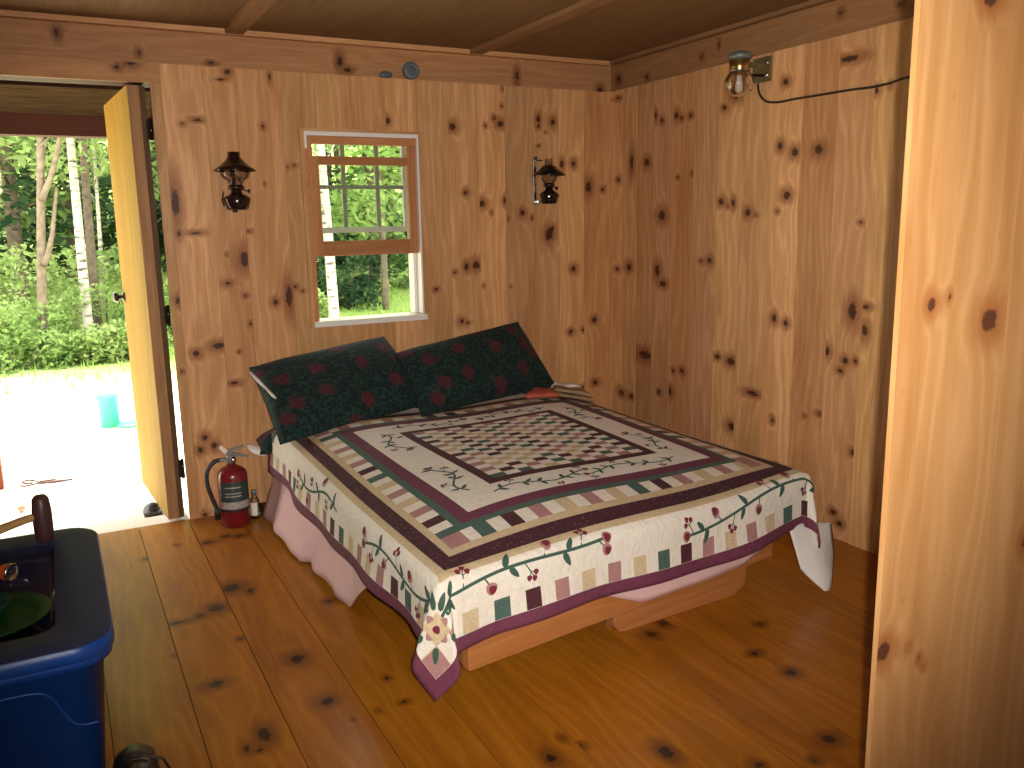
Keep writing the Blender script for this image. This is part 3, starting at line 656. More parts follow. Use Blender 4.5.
# base board: lower left corner cut round, right end sloping
pl = [(-1.44, 0.1245), (-1.425, 0.03), (-1.405, 0.006), (-1.375, 0.0), (-0.83, 0.0), (-0.77, 0.03), (-0.755, 0.1245)]
mb.prism([(a + 1.44, b) for a, b in pl], 1, 0, 0.038, 'bed_pine', 0.95, long=0, mtx=Matrix.Translation((-1.44, -2.118, 0)) @ Matrix.Rotation(0.06, 4, 'Z'))
mb.build('base_board', bed, offset=BO, bevel=0.004)
bpart('base_board', [((-1.42, -2.06, 0.0), (-1.38, -0.30, 0.1245)), ((-0.88, -2.03, 0.0), (-0.84, -0.30, 0.1245))], 'bed_pine', tone=0.6, long=1)
bpart('platform', [((-2.046, -2.02, 0.25), (-0.679, -0.179, 0.28))], 'bed_pine', tone=0.6)
mb = MB(); mb.prism([(-2.13, -2.285), (-0.60, -2.075), (-0.60, -0.14), (-2.13, -0.14)], 2, 0.301, 0.468, 'mattress_white'); mb.build('mattress', bed, offset=BO, bevel=0.05)

# --- drape: maps flat cloth coordinates to the bed
def topz(x, y):
    u = (x - (BX0 + BX1) / 2) / ((BX1 - BX0) / 2); v = (y - (BY0 + BY1) / 2) / ((BY1 - BY0) / 2)
    u = max(-1, min(1, u)); v = max(-1, min(1, v))
    z = BZ + 0.062 * (1 - u ** 4) * (1 - abs(v) ** 5)
    z += 0.006 * math.sin(5.1 * x + 1.3 * y) + 0.005 * math.sin(3.3 * y - 4.2 * x + 1)
    return z
RF = 0.055
SL, SR, TF = 0.255, 0.255, 0.255      # overhang of the quilt: left, right, foot
QS, QT = SL + (BX1 - BX0) + SR, TF + 1.795 + 0.25
def skew(x, y):
    return 0.125 * (min(max(x, BX0), BX1) - BX0) * max(0.0, min(1.0, (-0.45 - y) / 1.85)) ** 1.1
def drape(s, t, off=0.0):
    p = drape0(s, t, off)
    p.y += skew(p.x, p.y)
    return p
def drape0(s, t, off=0.0):
    x = BX0 - SL + s; y = BY0 - TF + t
    a = 0.0; sx = 0
    if s < SL: a = SL - s; sx = -1
    elif s > QS - SR: a = s - (QS - SR); sx = 1
    b = TF - t if t < TF else 0.0
    cx = min(max(x, BX0), BX1); cy = max(y, BY0)
    z0 = topz(cx, cy)
    rho = math.hypot(a, b)
    if rho < 1e-9: return Vector((cx, cy, z0 + off))
    dx, dy = sx * a / rho, -b / rho
    corner = 4 * (a * b / (rho * rho)) ** 2                 # 1 on the corner diagonal
    fl = 0.10 + 0.20 * math.sqrt(corner)
    if rho < RF * PI / 2:
        th = rho / RF; h = RF * math.sin(th); dz = RF * (1 - math.cos(th))
    else:
        q = rho - RF * PI / 2; h = RF + q * math.sin(fl); dz = RF + q * math.cos(fl)
    al = y if b == 0 else (x if a == 0 else 0)
    g = min(1, rho / 0.28)
    if a == 0 or b == 0:
        fade = min(1, abs(al - (BX0 if a == 0 else BY0)) / 0.15)
        h += 0.016 * g * g * fade * (math.sin(al * 13 + 0.7) * 0.6 + math.sin(al * 7.3 + 2.1) * 0.6)
        dz += 0.012 * g * math.sin(al * 4.4 + 0.6) * fade
    else:
        th2 = math.atan2(b, a)
        h += 0.060 * g * math.sin(2 * th2) * -math.cos(4 * th2)
    h += off * 0.9
    if a > 0 and b > 0:
        # the corner of the cloth spreads into a hanging flap between two folds
        wt = corner * corner * (3 - 2 * corner) * min(1, rho / 0.12)
        dn = (a + b) / math.sqrt(2); lat = (b - a) / math.sqrt(2) * 0.98
        ho = RF + 0.16 * dn; r2 = 1 / math.sqrt(2)
        fx = cx + sx * r2 * ho - sx * r2 * lat; fy = cy - r2 * ho - r2 * lat
        fz = z0 - max(RF * 0.4, dn * 1.02 - 0.02)
        q = Vector((cx + dx * h, cy + dy * h, z0 - dz)).lerp(Vector((fx, fy, fz)), wt)
        return q + Vector((dx, dy, 0.3)) * off
    return Vector((cx + dx * h, cy + dy * h, z0 - dz + off * (0.5 if rho > RF else 1)))

def bands(widths): 
    o = [0.0]
    for w in widths: o.append(o[-1] + w)
    return o
BN = ['q_purple', 'q_cream', 'patch', 'q_cream', 'q_tan', 'q_maroon_print', 'q_tan', 'patch', 'q_green', 'q_purple', 'q_cream', 'q_maroon']
side = bands([0.044, 0.001, 0.064, 0.116, 0.028, 0.050, 0.026, 0.070, 0.030, 0.050, 0.168, 0.042])
foot = bands([0.044, 0.001, 0.064, 0.118, 0.034, 0.072, 0.038, 0.086, 0.034, 0.060, 0.160, 0.046])
head = bands([0.044, 0.001, 0.064, 0.112, 0.030, 0.060, 0.028, 0.072, 0.030, 0.052, 0.154, 0.042])
PIT = 0.056
CW, CH_ = 0.0585, 0.044
cs0, cs1, ct0, ct1 = side[-1], QS - side[-1], foot[-1], QT - head[-1]
ncs = int(round((cs1 - cs0) / CW)); nct = int(round((ct1 - ct0) / CH_))
def cutset(lo, hi, brk, step):
    b = sorted(set([round(v, 4) for v in brk] + [lo, hi])); out = []
    for p, q in zip(b[:-1], b[1:]):
        k = max(1, int(math.ceil((q - p) / step)))
        out += [p + (q - p) * i / k for i in range(k)]
    return out + [hi]
nps = int(round((QS) / PIT)); npt = int(round(QT / PIT))
ps = [QS * i / nps for i in range(nps + 1)]; pt = [QT * i / npt for i in range(npt + 1)]
sbr = side + [QS - v for v in side] + [cs0 + (cs1 - cs0) * i / ncs for i in range(ncs + 1)] + ps
tbr = foot + [QT - v for v in head] + [ct0 + (ct1 - ct0) * i / nct for i in range(nct + 1)] + pt
def clean(b):
    b = sorted(b); o = [b[0]]
    for v in b[1:]:
        if v - o[-1] > 0.0008: o.append(v)
    return o
S_ = cutset(0.0, QS, clean(sbr), 0.02); T_ = cutset(0.0, QT, clean(tbr), 0.02)
CYC = ['q_pink', 'q_tan', 'q_pink', 'q_tan', 'q_green', 'q_maroon']
def band_of(v, br):
    for i in range(len(br) - 1):
        if v < br[i + 1]: return i
    return len(br) - 1
rc = random.Random(5)
CEN = {}
for i in range(ncs):
    for j in range(nct):
        CEN[i, j] = rc.choice(['q_pink', 'q_green', 'q_maroon', 'q_tan', 'q_green', 'q_pink', 'q_tan', 'q_maroon', 'q_pink']) if (i + j) % 2 == 0 else 'q_cream'
def qmat(s, t):
    ks = [band_of(s, side), band_of(QS - s, side), band_of(t, foot), band_of(QT - t, head)]
    k = min(ks)
    if k >= len(BN):
        i = int((s - cs0) / (cs1 - cs0) * ncs); j = int((t - ct0) / (ct1 - ct0) * nct)
        return CEN.get((i, j), 'q_cream')
    if BN[k] != 'patch': return BN[k]
    w = ks.index(k)
    two = ks.count(k) > 1
    if two: return 'q_pink'
    idx = int(s / QS * nps) if w >= 2 else int(t / QT * npt)
    idx += 1 if k == 2 else 0
    return CYC[(idx // 2 + (2 if w % 2 else 0)) % 6] if idx % 2 == 0 else 'q_cream'
mb = MB()
for nme in ('q_cream', 'q_purple', 'q_tan', 'q_maroon_print', 'q_green', 'q_maroon', 'q_pink', 'q_back'): mb.slot(nme)
vs = [tuple(drape(s, t)) for t in T_ for s in S_]
w = len(S_)
fs = []; ms = []
for j in range(len(T_) - 1):
    for i in range(w - 1):
        fs.append((j * w + i, j * w + i + 1, (j + 1) * w + i + 1, (j + 1) * w + i))
        ms.append(mb.slot(qmat((S_[i] + S_[i + 1]) / 2, (T_[j] + T_[j + 1]) / 2)))
n0 = len(mb.f)
mb.add(vs, fs, 'q_cream', smooth=True); mb.m[n0:] = ms
quilt = mb.build('quilt')
tag(quilt, 'patchwork quilt with maroon borders, green vines and a checkered centre, spread over the bed', 'quilt')
so = quilt.modifiers.new('thick', 'SOLIDIFY'); so.thickness = 0.010; so.offset = -1; so.material_offset = 7; so.material_offset_rim = 0

def normal_at(s, t):
    e = 0.004
    p = drape(s, t); a = drape(min(QS, s + e), t) - drape(max(0, s - e), t); b = drape(s, min(QT, t + e)) - drape(s, max(0, t - e))
    n_ = a.cross(b)
    return n_.normalized() if n_.length > 1e-9 else Vector((0, 0, 1))
def lift(s, t, h):
    return drape(s, t) + normal_at(s, t) * h
class Applique:
    def __init__(a): a.mb = MB()
    def strip(a, pts, w, mname='q_leaf', h=0.0022):
        vs = []
        n_ = len(pts)
        for i, p in enumerate(pts):
            d = Vector(pts[min(i + 1, n_ - 1)]) - Vector(pts[max(i - 1, 0)]); d = Vector((d.x, d.y)).normalized(); q = Vector((-d.y, d.x)) * w / 2
            vs.append(lift(p[0] + q.x, p[1] + q.y, h)); vs.append(lift(p[0] - q.x, p[1] - q.y, h))
        a.mb.add(vs, [(2 * i, 2 * i + 1, 2 * i + 3, 2 * i + 2) for i in range(n_ - 1)], mname)
    def leaf(a, c, ang, L, W, mname='q_leaf', h=0.0026):
        vs = []; n_ = 10
        for k in range(n_):
            th = 2 * PI * k / n_
            lx = L / 2 * math.cos(th); ly = W / 2 * math.sin(th) * (1 - 0.35 * math.cos(th))
            vs.append(lift(c[0] + lx * math.cos(ang) - ly * math.sin(ang), c[1] + lx * math.sin(ang) + ly * math.cos(ang), h))
        vs.append(lift(c[0], c[1], h + 0.0008))
        a.mb.add(vs, [(k, (k + 1) % n_, n_) for k in range(n_)], mname)
    def dot(a, c, r, mname='q_berry', h=0.003): a.leaf(c, 0.3, 2 * r, 2 * r, mname, h)
def vine(p0, p1, wave, n_w, sc=1.0, thick=0.010, seed=1, flip=1, bud0=False, bud1=True):
    rr = random.Random(seed); A = Applique(); p0 = Vector((*p0, 0)); p1 = Vector((*p1, 0)); d = p1 - p0; L = d.length; d.normalize(); q = Vector((-d.y, d.x, 0)) * flip
    def at(f): return p0 + d * (L * f) + q * wave * math.sin(2 * PI * n_w * f)
    def tang(f): 
        v = at(min(1, f + .01)) - at(max(0, f - .01)); return math.atan2(v.y, v.x)
    pts = [tuple(at(i / 40)[:2]) for i in range(41)]
    A.strip(pts, thick * sc)
    k = max(4, int(L / (0.066 * sc)))
    for i in range(k):
        f = (i + 0.5) / k; sd_ = 1 if i % 2 else -1
        ang = tang(f) + sd_ * rr.uniform(0.9, 1.2)
        c = at(f); ll = 0.052 * sc
        if i % 3 == 1:      # a sprig of berries
            tip = (c.x + math.cos(ang) * 0.038 * sc, c.y + math.sin(ang) * 0.038 * sc)
            A.strip([(c.x, c.y), tip], 0.004 * sc)
            for o in (-0.65, 0.0, 0.65):
                r_ = (0.020 if o else 0.026) * sc
                b = (tip[0] + math.cos(ang + o * 1.3) * r_, tip[1] + math.sin(ang + o * 1.3) * r_)
                A.strip([tip, b], 0.003 * sc); A.dot(b, 0.0095 * sc)
        elif i % 3 == 2 and sc > 0.8:
            tip = (c.x + math.cos(ang) * 0.045, c.y + math.sin(ang) * 0.045)
            A.strip([(c.x, c.y), tip], 0.005); A.dot(tip, 0.020, 'q_pink'); A.dot((tip[0] + 0.006 * math.cos(ang), tip[1] + 0.006 * math.sin(ang)), 0.014, 'q_berry', 0.0042)
        else:
            A.leaf((c.x + math.cos(ang) * ll * 0.55, c.y + math.sin(ang) * ll * 0.55), ang, ll, ll * 0.42)
            c2 = at(min(1, f + 0.025)); a2 = tang(f) - sd_ * 0.9
            A.leaf((c2.x + math.cos(a2) * ll * 0.5, c2.y + math.sin(a2) * ll * 0.5), a2, ll * 0.9, ll * 0.38)
    if bud1:
        e = at(1.0); A.dot((e.x, e.y), 0.020 * sc, 'q_pink'); A.dot((e.x, e.y), 0.014 * sc, 'q_berry', 0.0042)
    A.mb.build('vine', quilt)
MS = 0.158
vine((MS + .02, MS + .0), (0.83, 0.215), 0.017, 0.8, seed=1, flip=1)
vine((QS - 0.13, MS + .02), (1.19, 0.165), 0.030, 0.75, seed=2, flip=-1)
vine((MS + .0, MS + .05), (0.135, 0.82), 0.026, 1.0, seed=3, flip=1)
vine((0.15, 1.15), (0.15, 1.70), 0.028, 1.0, seed=4, flip=-1)
vine((QS - 0.16, MS + .10), (QS - 0.14, 0.85), 0.028, 1.0, seed=5)
vine((QS - 0.16, 1.15), (QS - 0.15, 1.75), 0.028, 1.0, seed=6)
A = Applique()
fc = (MS - .015, MS - .015)
for k in range(8): A.leaf((fc[0] + .024 * math.cos(k * PI / 4), fc[1] + .024 * math.sin(k * PI / 4)), k * PI / 4, .045, .034, 'q_tan' if k % 2 else 'q_pink')
A.dot(fc, 0.030, 'q_tan', 0.0036); A.dot(fc, 0.012, 'q_berry', 0.0046)
for an in (0.15, 0.6, 1.45, 1.0, 3.9, 2.9, 5.2): A.leaf((fc[0] + .075 * math.cos(an), fc[1] + .075 * math.sin(an)), an, .048, .020)
A.mb.build('flower', quilt)
si = (side[10] + side[11]) / 2; fi = (foot[10] + foot[11]) / 2; hi_ = QT - (head[10] + head[11]) / 2
for k, (p0, p1) in enumerate((((si + .06, fi), (si + .48, fi)), ((QS - si - .06, fi), (QS - si - .52, fi)), ((si, fi + .08), (si, fi + .42)), ((si, hi_ - .06), (si, hi_ - .38)), ((QS - si, fi + .08), (QS - si, fi + .42)), ((QS - si, hi_ - .06), (QS - si, hi_ - .38)), ((si + .08, hi_), (si + .46, hi_)), ((QS - si - .08, hi_), (QS - si - .46, hi_)))):
    vine(p0, p1, 0.026, 1.25, sc=0.78, thick=0.011, seed=20 + k)

# --- pink sheet hanging below the quilt on the left side and the foot
mb = MB()
st = []
for y in np.linspace(-0.16, BY0 + 0.06, 60): st.append((BX0 + 0.018, y, -1, 0))
for k in range(1, 7):
    a = k / 7 * PI / 2; st.append((BX0 + 0.078 - 0.06 * math.cos(a), BY0 + 0.06 - 0.042 * math.sin(a), -math.cos(a), -math.sin(a)))
for x in np.linspace(BX0 + 0.08, BX1 - 0.05, 60): st.append((x, BY0 + 0.018, 0, -1))
def sheet_bottom(x, y, nx, ny):
    if nx < -0.9:
        if y > -1.30: return 0.012 + 0.02 * (0.5 + 0.5 * math.sin(y * 9))
        return 0.02 + 0.24 * min(1, max(0, (-1.45 - y) / 0.30)) ** 1.1 + 0.008 * math.sin(y * 15)
    if ny < -0.9: 
        return 0.34 - 0.185 * max(0, min(1, (x + 1.80) / 0.42)) + 0.10 * max(0, (x + 0.85) / 0.25)
    return 0.33
rows = 16; vs = []
for i, (x, y, nx, ny) in enumerate(st):
    zb = sheet_bottom(x, y, nx, ny); zt = 0.462
    al = y if abs(nx) > abs(ny) else x
    for k in range(rows + 1):
        f = k / rows; z = zt + (zb - zt) * f
        drop = max(0, 0.46 - z)
        h = (0.20 * drop * drop + 0.07 * drop) * (1.6 if nx < -0.9 and y > -0.9 else 1.0) if nx < -0.9 else 0.01 * f
        h += 0.012 * f * (math.sin(al * 11 + 1.2) + 0.5 * math.sin(al * 23)) * (1 if nx < -0.9 else 0.25) * min(1, drop / 0.2)
        vs.append((x + nx * h, y + ny * h + skew(x, y), z))
w = rows + 1
mb.add(vs, [(i * w + k, i * w + k + 1, (i + 1) * w + k + 1, (i + 1) * w + k) for i in range(len(st) - 1) for k in range(rows)], 'sheet_pink', smooth=True)
# the part of the sheet lying on the mattress
mb.add([(BX0 + 0.018, -0.15, 0.4695), (BX1 - 0.05, -0.15, 0.4695), (BX1 - 0.05, BY0 + 0.02 + 0.19, 0.4695), (BX0 + 0.018, BY0 + 0.06, 0.4695)], [(0, 1, 2, 3)], 'sheet_pink')
sh = mb.build('bed_sheet')
sh.modifiers.new('thick', 'SOLIDIFY').thickness = 0.003
tag(sh, 'pale pink bed sheet hanging to the floor under the left side of the quilt', 'sheet')

# --- pillows
def pillow(name, label, TL, TR, BR, BL, thick, mname, puff=1.0, group=None, seed=0):
    TL, TR, BR, BL = map(Vector, (TL, TR, BR, BL)); rr = random.Random(seed)
    nrm = ((TR - TL).cross(BL - TL)).normalized()
    if nrm.y > 0 and abs(nrm.y) > 0.2: nrm = -nrm
    if abs(nrm.z) > 0.8 and nrm.z < 0: nrm = -nrm
    nu, nv = 40, 28; org = (TL + TR + BR + BL) / 4
    vs = []; ph = [rr.uniform(0, 6) for _ in range(4)]
    for side_ in (1, -1):
        for j in range(nv + 1):
            for i in range(nu + 1):
                u, v = i / nu, j / nv
                # pinch the edges a little between the corners
                uu = u + 0.012 * math.sin(PI * v) * (1 - 2 * u) ; vv = v + 0.022 * math.sin(PI * u) * (1 - 2 * v)
                p = (TL * (1 - uu) + TR * uu) * (1 - vv) + (BL * (1 - uu) + BR * uu) * vv
                a = max(0, 1 - abs(2 * u - 1) ** 4.5); b = max(0, 1 - abs(2 * v - 1) ** 2.8)
                d = thick / 2 * (a * b) ** 0.55
                d *= 1 + 0.07 * math.sin(9 * u + ph[0]) * math.sin(5 * v + ph[1])
                d += 0.010 * a * b * math.sin(14 * u + 6 * v + ph[2])
                vs.append(tuple(p + nrm * d * side_ * (1 if side_ > 0 else 0.8) - org))
    W = nu + 1; M = W * (nv + 1); fs = []
    for j in range(nv):
        for i in range(nu):
            q = (j * W + i, j * W + i + 1, (j + 1) * W + i + 1, (j + 1) * W + i)
            fs.append(q); fs.append(tuple(M + k for k in q[::-1]))
    mb = MB(); mb.add(vs, fs, mname, smooth=True)
    o = mb.build(name); o.location = org
    o.modifiers.new('weld', 'WELD').merge_threshold = 0.001
    if label: tag(o, label, 'pillow', group)
    return o, org
PG = 'dark green pillows at the head of the bed'
p1, o1 = pillow('pillow', 'dark green pillow with red flowers below the window, left of the pair', (-2.285, -0.26, 0.800), (-1.555, -0.16, 0.885), (-1.40, -0.47, 0.560), (-2.262, -0.715, 0.510), 0.17, 'pillow_green', group=PG, seed=1)
p2, o2 = pillow('pillow', 'dark green pillow with red flowers on the right, tilted against the wall', (-1.575, -0.335, 0.815), (-0.765, -0.20, 0.912), (-0.605, -0.36, 0.545), (-1.56, -0.665, 0.540), 0.17, 'pillow_green', group=PG, seed=2)
p3, o3 = pillow('pillow', 'lower green pillow poking out beneath the left pillow, over the bed edge', (-2.255, -0.13, 0.405), (-1.62, -0.14, 0.575), (-1.60, -0.50, 0.575), (-2.285, -0.36, 0.385), 0.13, 'pillow_green', group=PG, seed=3)
# pale pillow ends showing at the open cases
mb = MB()
pa, pb = Vector((-2.312, -0.420, 0.800)), Vector((-2.232, -0.560, 0.690))
vs = []; dn = Vector((0.5, -0.2, 0.5)).normalized()
for i in range(11):
    f = i / 10; c = pa.lerp(pb, f) - o1; wv = 0.007 * math.sin(PI * f) ** 0.6 * (1 + 0.8 * f * math.sin(8 * f)) + 0.0008
    vs += [tuple(c + dn * wv), tuple(c + Vector((-0.008, -0.016, 0.004))), tuple(c - dn * wv), tuple(c + Vector((0.012, 0.03, 0)))]
mb.add(vs, [(4 * i + k, 4 * i + (k + 1) % 4, 4 * i + 4 + (k + 1) % 4, 4 * i + 4 + k) for i in range(10) for k in range(4)], 'white_cloth', smooth=True)
mb.build('pillow_end', p1)
mb = MB(); 
pa, pb = Vector((-2.290, -0.34, 0.372)), Vector((-2.262, -0.15, 0.388))
mb.ball((0, 0, 0), 1, 'white_cloth', 14, mtx=Matrix.Translation((pa + pb) / 2 - o3) @ Matrix.Rotation(0.16, 4, 'Z') @ Matrix.Diagonal((0.03, 0.11, 0.022, 1)))
mb.build('pillow_end', p3)

# --- folded things right of the pillows
def cloth_slab(name, label, cat, pts, z0, z1, mname, layers=2, seed=0):
    rr = random.Random(seed); mb = MB(); n_ = 10
    c = Vector((sum(p[0] for p in pts) / 4, sum(p[1] for p in pts) / 4, 0)); P4 = [Vector((*p, 0)) for p in pts]
    hl = (z1 - z0) / layers
    for L in range(layers):
        vs = []; zb = z0 + L * hl; sh_ = 1 - 0.02 * L
        for lev in (0, 1):
            for j in range(n_ + 1):
                for i in range(n_ + 1):
                    u, v = i / n_, j / n_
                    p = (P4[0] * (1 - u) + P4[1] * u) * (1 - v) + (P4[3] * (1 - u) + P4[2] * u) * v
                    p = c + (p - c) * sh_
                    ed = min(u, 1 - u, v, 1 - v)
                    rnd = hl * 0.35 * max(0, 1 - ed * 8)
                    z = zb + rnd if lev == 0 else zb + hl * 0.96 - rnd + 0.003 * math.sin(9 * u + 7 * v + L)
                    vs.append((p.x, p.y, z + topz(p.x, p.y) - BZ))
        W = n_ + 1; M = W * W; fs = []
        for j in range(n_):
            for i in range(n_):
                q = (j * W + i, j * W + i + 1, (j + 1) * W + i + 1, (j + 1) * W + i); fs.append(tuple(M + k for k in q)); fs.append(q[::-1])
        for i in range(n_):
            for a_, b_ in ((i, i + 1), (n_ * W + i + 1, n_ * W + i), ((i + 1) * W, i * W), (i * W + n_, (i + 1) * W + n_)):
                fs.append((a_, b_, M + b_, M + a_))
        mb.add(vs, fs, mname, smooth=True)
    return tag(mb.build(name), label, cat)
cloth_slab('folded_blanket', 'folded tan blanket lying on the bed corner beside the right wall', 'blanket', [(-0.78, -0.62), (-0.60, -0.74), (-0.50, -0.46), (-0.66, -0.40)], BZ + 0.008, BZ + 0.060, 'tan_blanket', 2, 1)
cloth_slab('folded_cloth', 'folded red cloth between the right pillow and the tan blanket', 'cloth', [(-0.98, -0.66), (-0.79, -0.70), (-0.68, -0.46), (-0.82, -0.45)], BZ + 0.010, BZ + 0.046, 'red_cloth', 1, 2)
cloth_slab('white_sheet_edge', 'strip of crumpled white cloth along the far edge of the bed', 'cloth', [(-0.655, -0.385), (-0.495, -0.47), (-0.47, -0.33), (-0.60, -0.25)], BZ + 0.008, BZ + 0.066, 'white_cloth', 1, 3)

# corner of the white under-sheet hanging at the far foot corner
mb = MB(); n_ = 10
A_, B_, C_, D_ = Vector((-0.665, -2.185, 0.30)), Vector((-0.425, -2.185, 0.26)), Vector((-0.555, -2.265, 0.028)), Vector((-0.625, -2.235, 0.12))
E_ = Vector((-0.415, -2.215, 0.13))
def quad(u, v):
    top = A_.lerp(B_, u); bot = (D_.lerp(C_, u / 0.45) if u < 0.45 else C_.lerp(E_, (u - 0.45) / 0.55))
    q = top.lerp(bot, v); q.y += 0.014 * math.sin(7 * u + 1) * v - 0.02 * math.sin(PI * u) * v
    return tuple(q)
mb.add([quad(i / n_, j / n_) for j in range(n_ + 1) for i in range(n_ + 1)], [(j * 11 + i, j * 11 + i + 1, (j + 1) * 11 + i + 1, (j + 1) * 11 + i) for j in range(n_) for i in range(n_)], 'q_back', smooth=True)
o = mb.build('under_sheet'); o.modifiers.new('thick', 'SOLIDIFY').thickness = 0.004
tag(o, 'corner of a white under-sheet hanging below the quilt at the far foot corner', 'sheet')

# ------------------------------------------------------------------ wall lanterns
def lantern(loc, label, kind):
    t = thing('oil_lantern', label, 'lantern', loc, 0, 'oil lanterns on the back wall')
    left = kind == 'left'
    M1 = 'dark_copper' if left else 'black_bronze'
    k = 1.0 if left else 0.86
    # z is measured from the bottom of the oil font
    mb = MB(); mb.lathe([(0, 0), (0.046 * k, 0), (0.053 * k, 0.006), (0.066 * k, 0.052), (0.060 * k, 0.062), (0.030 * k, 0.078), (0.026 * k, 0.085), (0, 0.085)], M1, 30); mb.build('oil_font', t)
    mb = MB(); mb.lathe([(0, 0.085), (0.026 * k, 0.085), (0.026 * k, 0.095), (0.038 * k, 0.100), (0.040 * k, 0.112), (0.030 * k, 0.120), (0, 0.120)], M1, 26)
    bn = mb.build('burner', t)
    mb = MB(); mb.tube([(0.03 * k, 0, 0.098), (0.058 * k, 0, 0.090)], 0.003, M1, 8); mb.lathe([(0, -0.004), (0.010, -0.004), (0.010, 0.004), (0, 0.004)], M1, 14, mtx=Matrix.Translation((0.060 * k, 0, 0.090)) @ Matrix.Rotation(PI / 2, 4, 'Y'))
    mb.build('wick_knob', bn)
    mb = MB()
    if left: prof = [(0.030, 0.112), (0.034, 0.125), (0.040, 0.140), (0.060, 0.152), (0.069, 0.168), (0.069, 0.184), (0.058, 0.198), (0.036, 0.212), (0.026, 0.240), (0.025, 0.272)]
    else: prof = [(0.026, 0.112), (0.036, 0.124), (0.046, 0.145), (0.050, 0.165), (0.046, 0.185), (0.034, 0.205), (0.022, 0.222), (0.021, 0.258)]
    mb.lathe(prof, 'lamp_glass', 30); mb.build('glass_chimney', t)
    mb = MB()
    if left: mb.lathe([(0.101, 0.184), (0.104, 0.186), (0.072, 0.208), (0.046, 0.232), (0.030, 0.250), (0.029, 0.275), (0.027, 0.275), (0.027, 0.250), (0.044, 0.229), (0.070, 0.204), (0.101, 0.184)], M1, 36)
    else: mb.lathe([(0.098, 0.160), (0.101, 0.162), (0.062, 0.190), (0.042, 0.210), (0.028, 0.222), (0.026, 0.220), (0.040, 0.207), (0.060, 0.186), (0.098, 0.160)], M1, 36)
    mb.build('lamp_shade', t)
    mb = MB()
    if left:
        mb.box((-0.012, 0.066, -0.01), (0.012, 0.0795, 0.20), M1)
        mb.tube([(-0.058, 0.03, 0.02), (-0.070, 0.0, 0.045), (-0.062, -0.01, 0.09)], 0.004, M1, 8)
        mb.tube([(0, 0.07, 0.03), (0, 0.05, 0.02)], 0.006, M1, 8); mb.tube([(0, 0.07, 0.19), (0, 0.100 - 0.002, 0.19)], 0.004, M1, 8) if False else None
        mb.tube([(0, 0.07, 0.185), (-0.02, 0.075, 0.20), (-0.05, 0.06, 0.205)], 0.004, M1, 8)
    else:
        mb.box((-0.070, 0.058, 0.0), (-0.052, 0.0795, 0.255), 'steel')
        mb.box((-0.0525, 0.030, 0.008), (-0.040, 0.068, 0.020), M1); mb.box((-0.060, 0.040, 0.245), (-0.020, 0.062, 0.252), M1)
        mb.ball((-0.058, 0.052, 0.262), 0.010, M1, 12)
    mb.build('bracket', t, bevel=0.001)
    if not left:
        mb = MB(); mb.lathe([(0, 0.0), (0.012, 0.0), (0.012, 0.02), (0, 0.02)], M1, 14, c=(0.055, 0, 0.035)); mb.build('filler_cap', t)
    return t
lantern((-2.247, -0.080, 1.552), 'brown oil lantern with a wide shade, on the wall left of the window', 'left')
lantern((-0.478, -0.080, 1.570), 'smaller black oil lantern with a pale bracket, on the wall right of the window', 'right')

# ------------------------------------------------------------------ jar lamp and its cord on the right wall
SL_ = (-0.125, -1.255, 2.030)
t = thing('wall_lamp', 'metal wall lamp with a clear globe high on the right wall', 'lamp', SL_)
mb = MB(); mb.lathe([(0.041, 0.170), (0.047, 0.170), (0.058, 0.178), (0.058, 0.188), (0.046, 0.200), (0.022, 0.208), (0, 0.209)], 'galv', 26); mb.build('cap', t)
mb = MB(); mb.lathe([(0, 0.100), (0.024, 0.100), (0.036, 0.106), (0.042, 0.118), (0.046, 0.130), (0.047, 0.171), (0.030, 0.171)], 'brass', 26)
mb.tube([(0.048, 0.0, 0.13), (0.048, 0, 0.165)], 0.004, 'black_bronze', 8); mb.lathe([(0.0465, 0.118), (0.050, 0.122), (0.0465, 0.127)], 'steel', 26); mb.build('socket', t)
mb = MB(); mb.lathe([(0.040, 0.120), (0.056, 0.104), (0.067, 0.080), (0.068, 0.055), (0.058, 0.026), (0.036, 0.008), (0.0, 0.002)], 'lamp_glass', 28); mb.build('globe', t)
mb = MB(); mb.lathe([(0.0, 0.020), (0.014, 0.024), (0.019, 0.040), (0.018, 0.062), (0.012, 0.085), (0.012, 0.100), (0, 0.100)], 'bulb_white', 18); mb.build('bulb', t)
mb = MB(); mb.box((0.050, -0.014, 0.142), (0.123, 0.012, 0.162), 'dull_brass'); mb.tube([(0.045, -0.001, 0.105), (0.08, -0.03, 0.10), (0.118, -0.045, 0.10)], 0.007, 'black_bronze', 8); mb.build('arm', t, bevel=0.002)
mb = MB(); mb.box((0.112, -0.085, 0.070), (0.1235, 0.035, 0.185), 'dull_brass')
for z in (0.10, 0.155): mb.ball((0.110, -0.062, z), (0.008, 0.013, 0.013), 'steel', 12)
mb.build('wall_plate', t, bevel=0.004)
cord = [(-0.012, -1.261, 2.097), (-0.012, -1.269, 2.059), (-0.012, -1.291, 2.029), (-0.012, -1.331, 2.006), (-0.012, -1.408, 1.996), (-0.012, -1.5, 1.998), (-0.012, -1.645, 1.996), (-0.012, -1.807, 1.995), (-0.012, -1.919, 1.991), (-0.012, -2.006, 1.995), (-0.012, -2.075, 2.004), (-0.012, -2.186, 2.002)]
mb = MB()
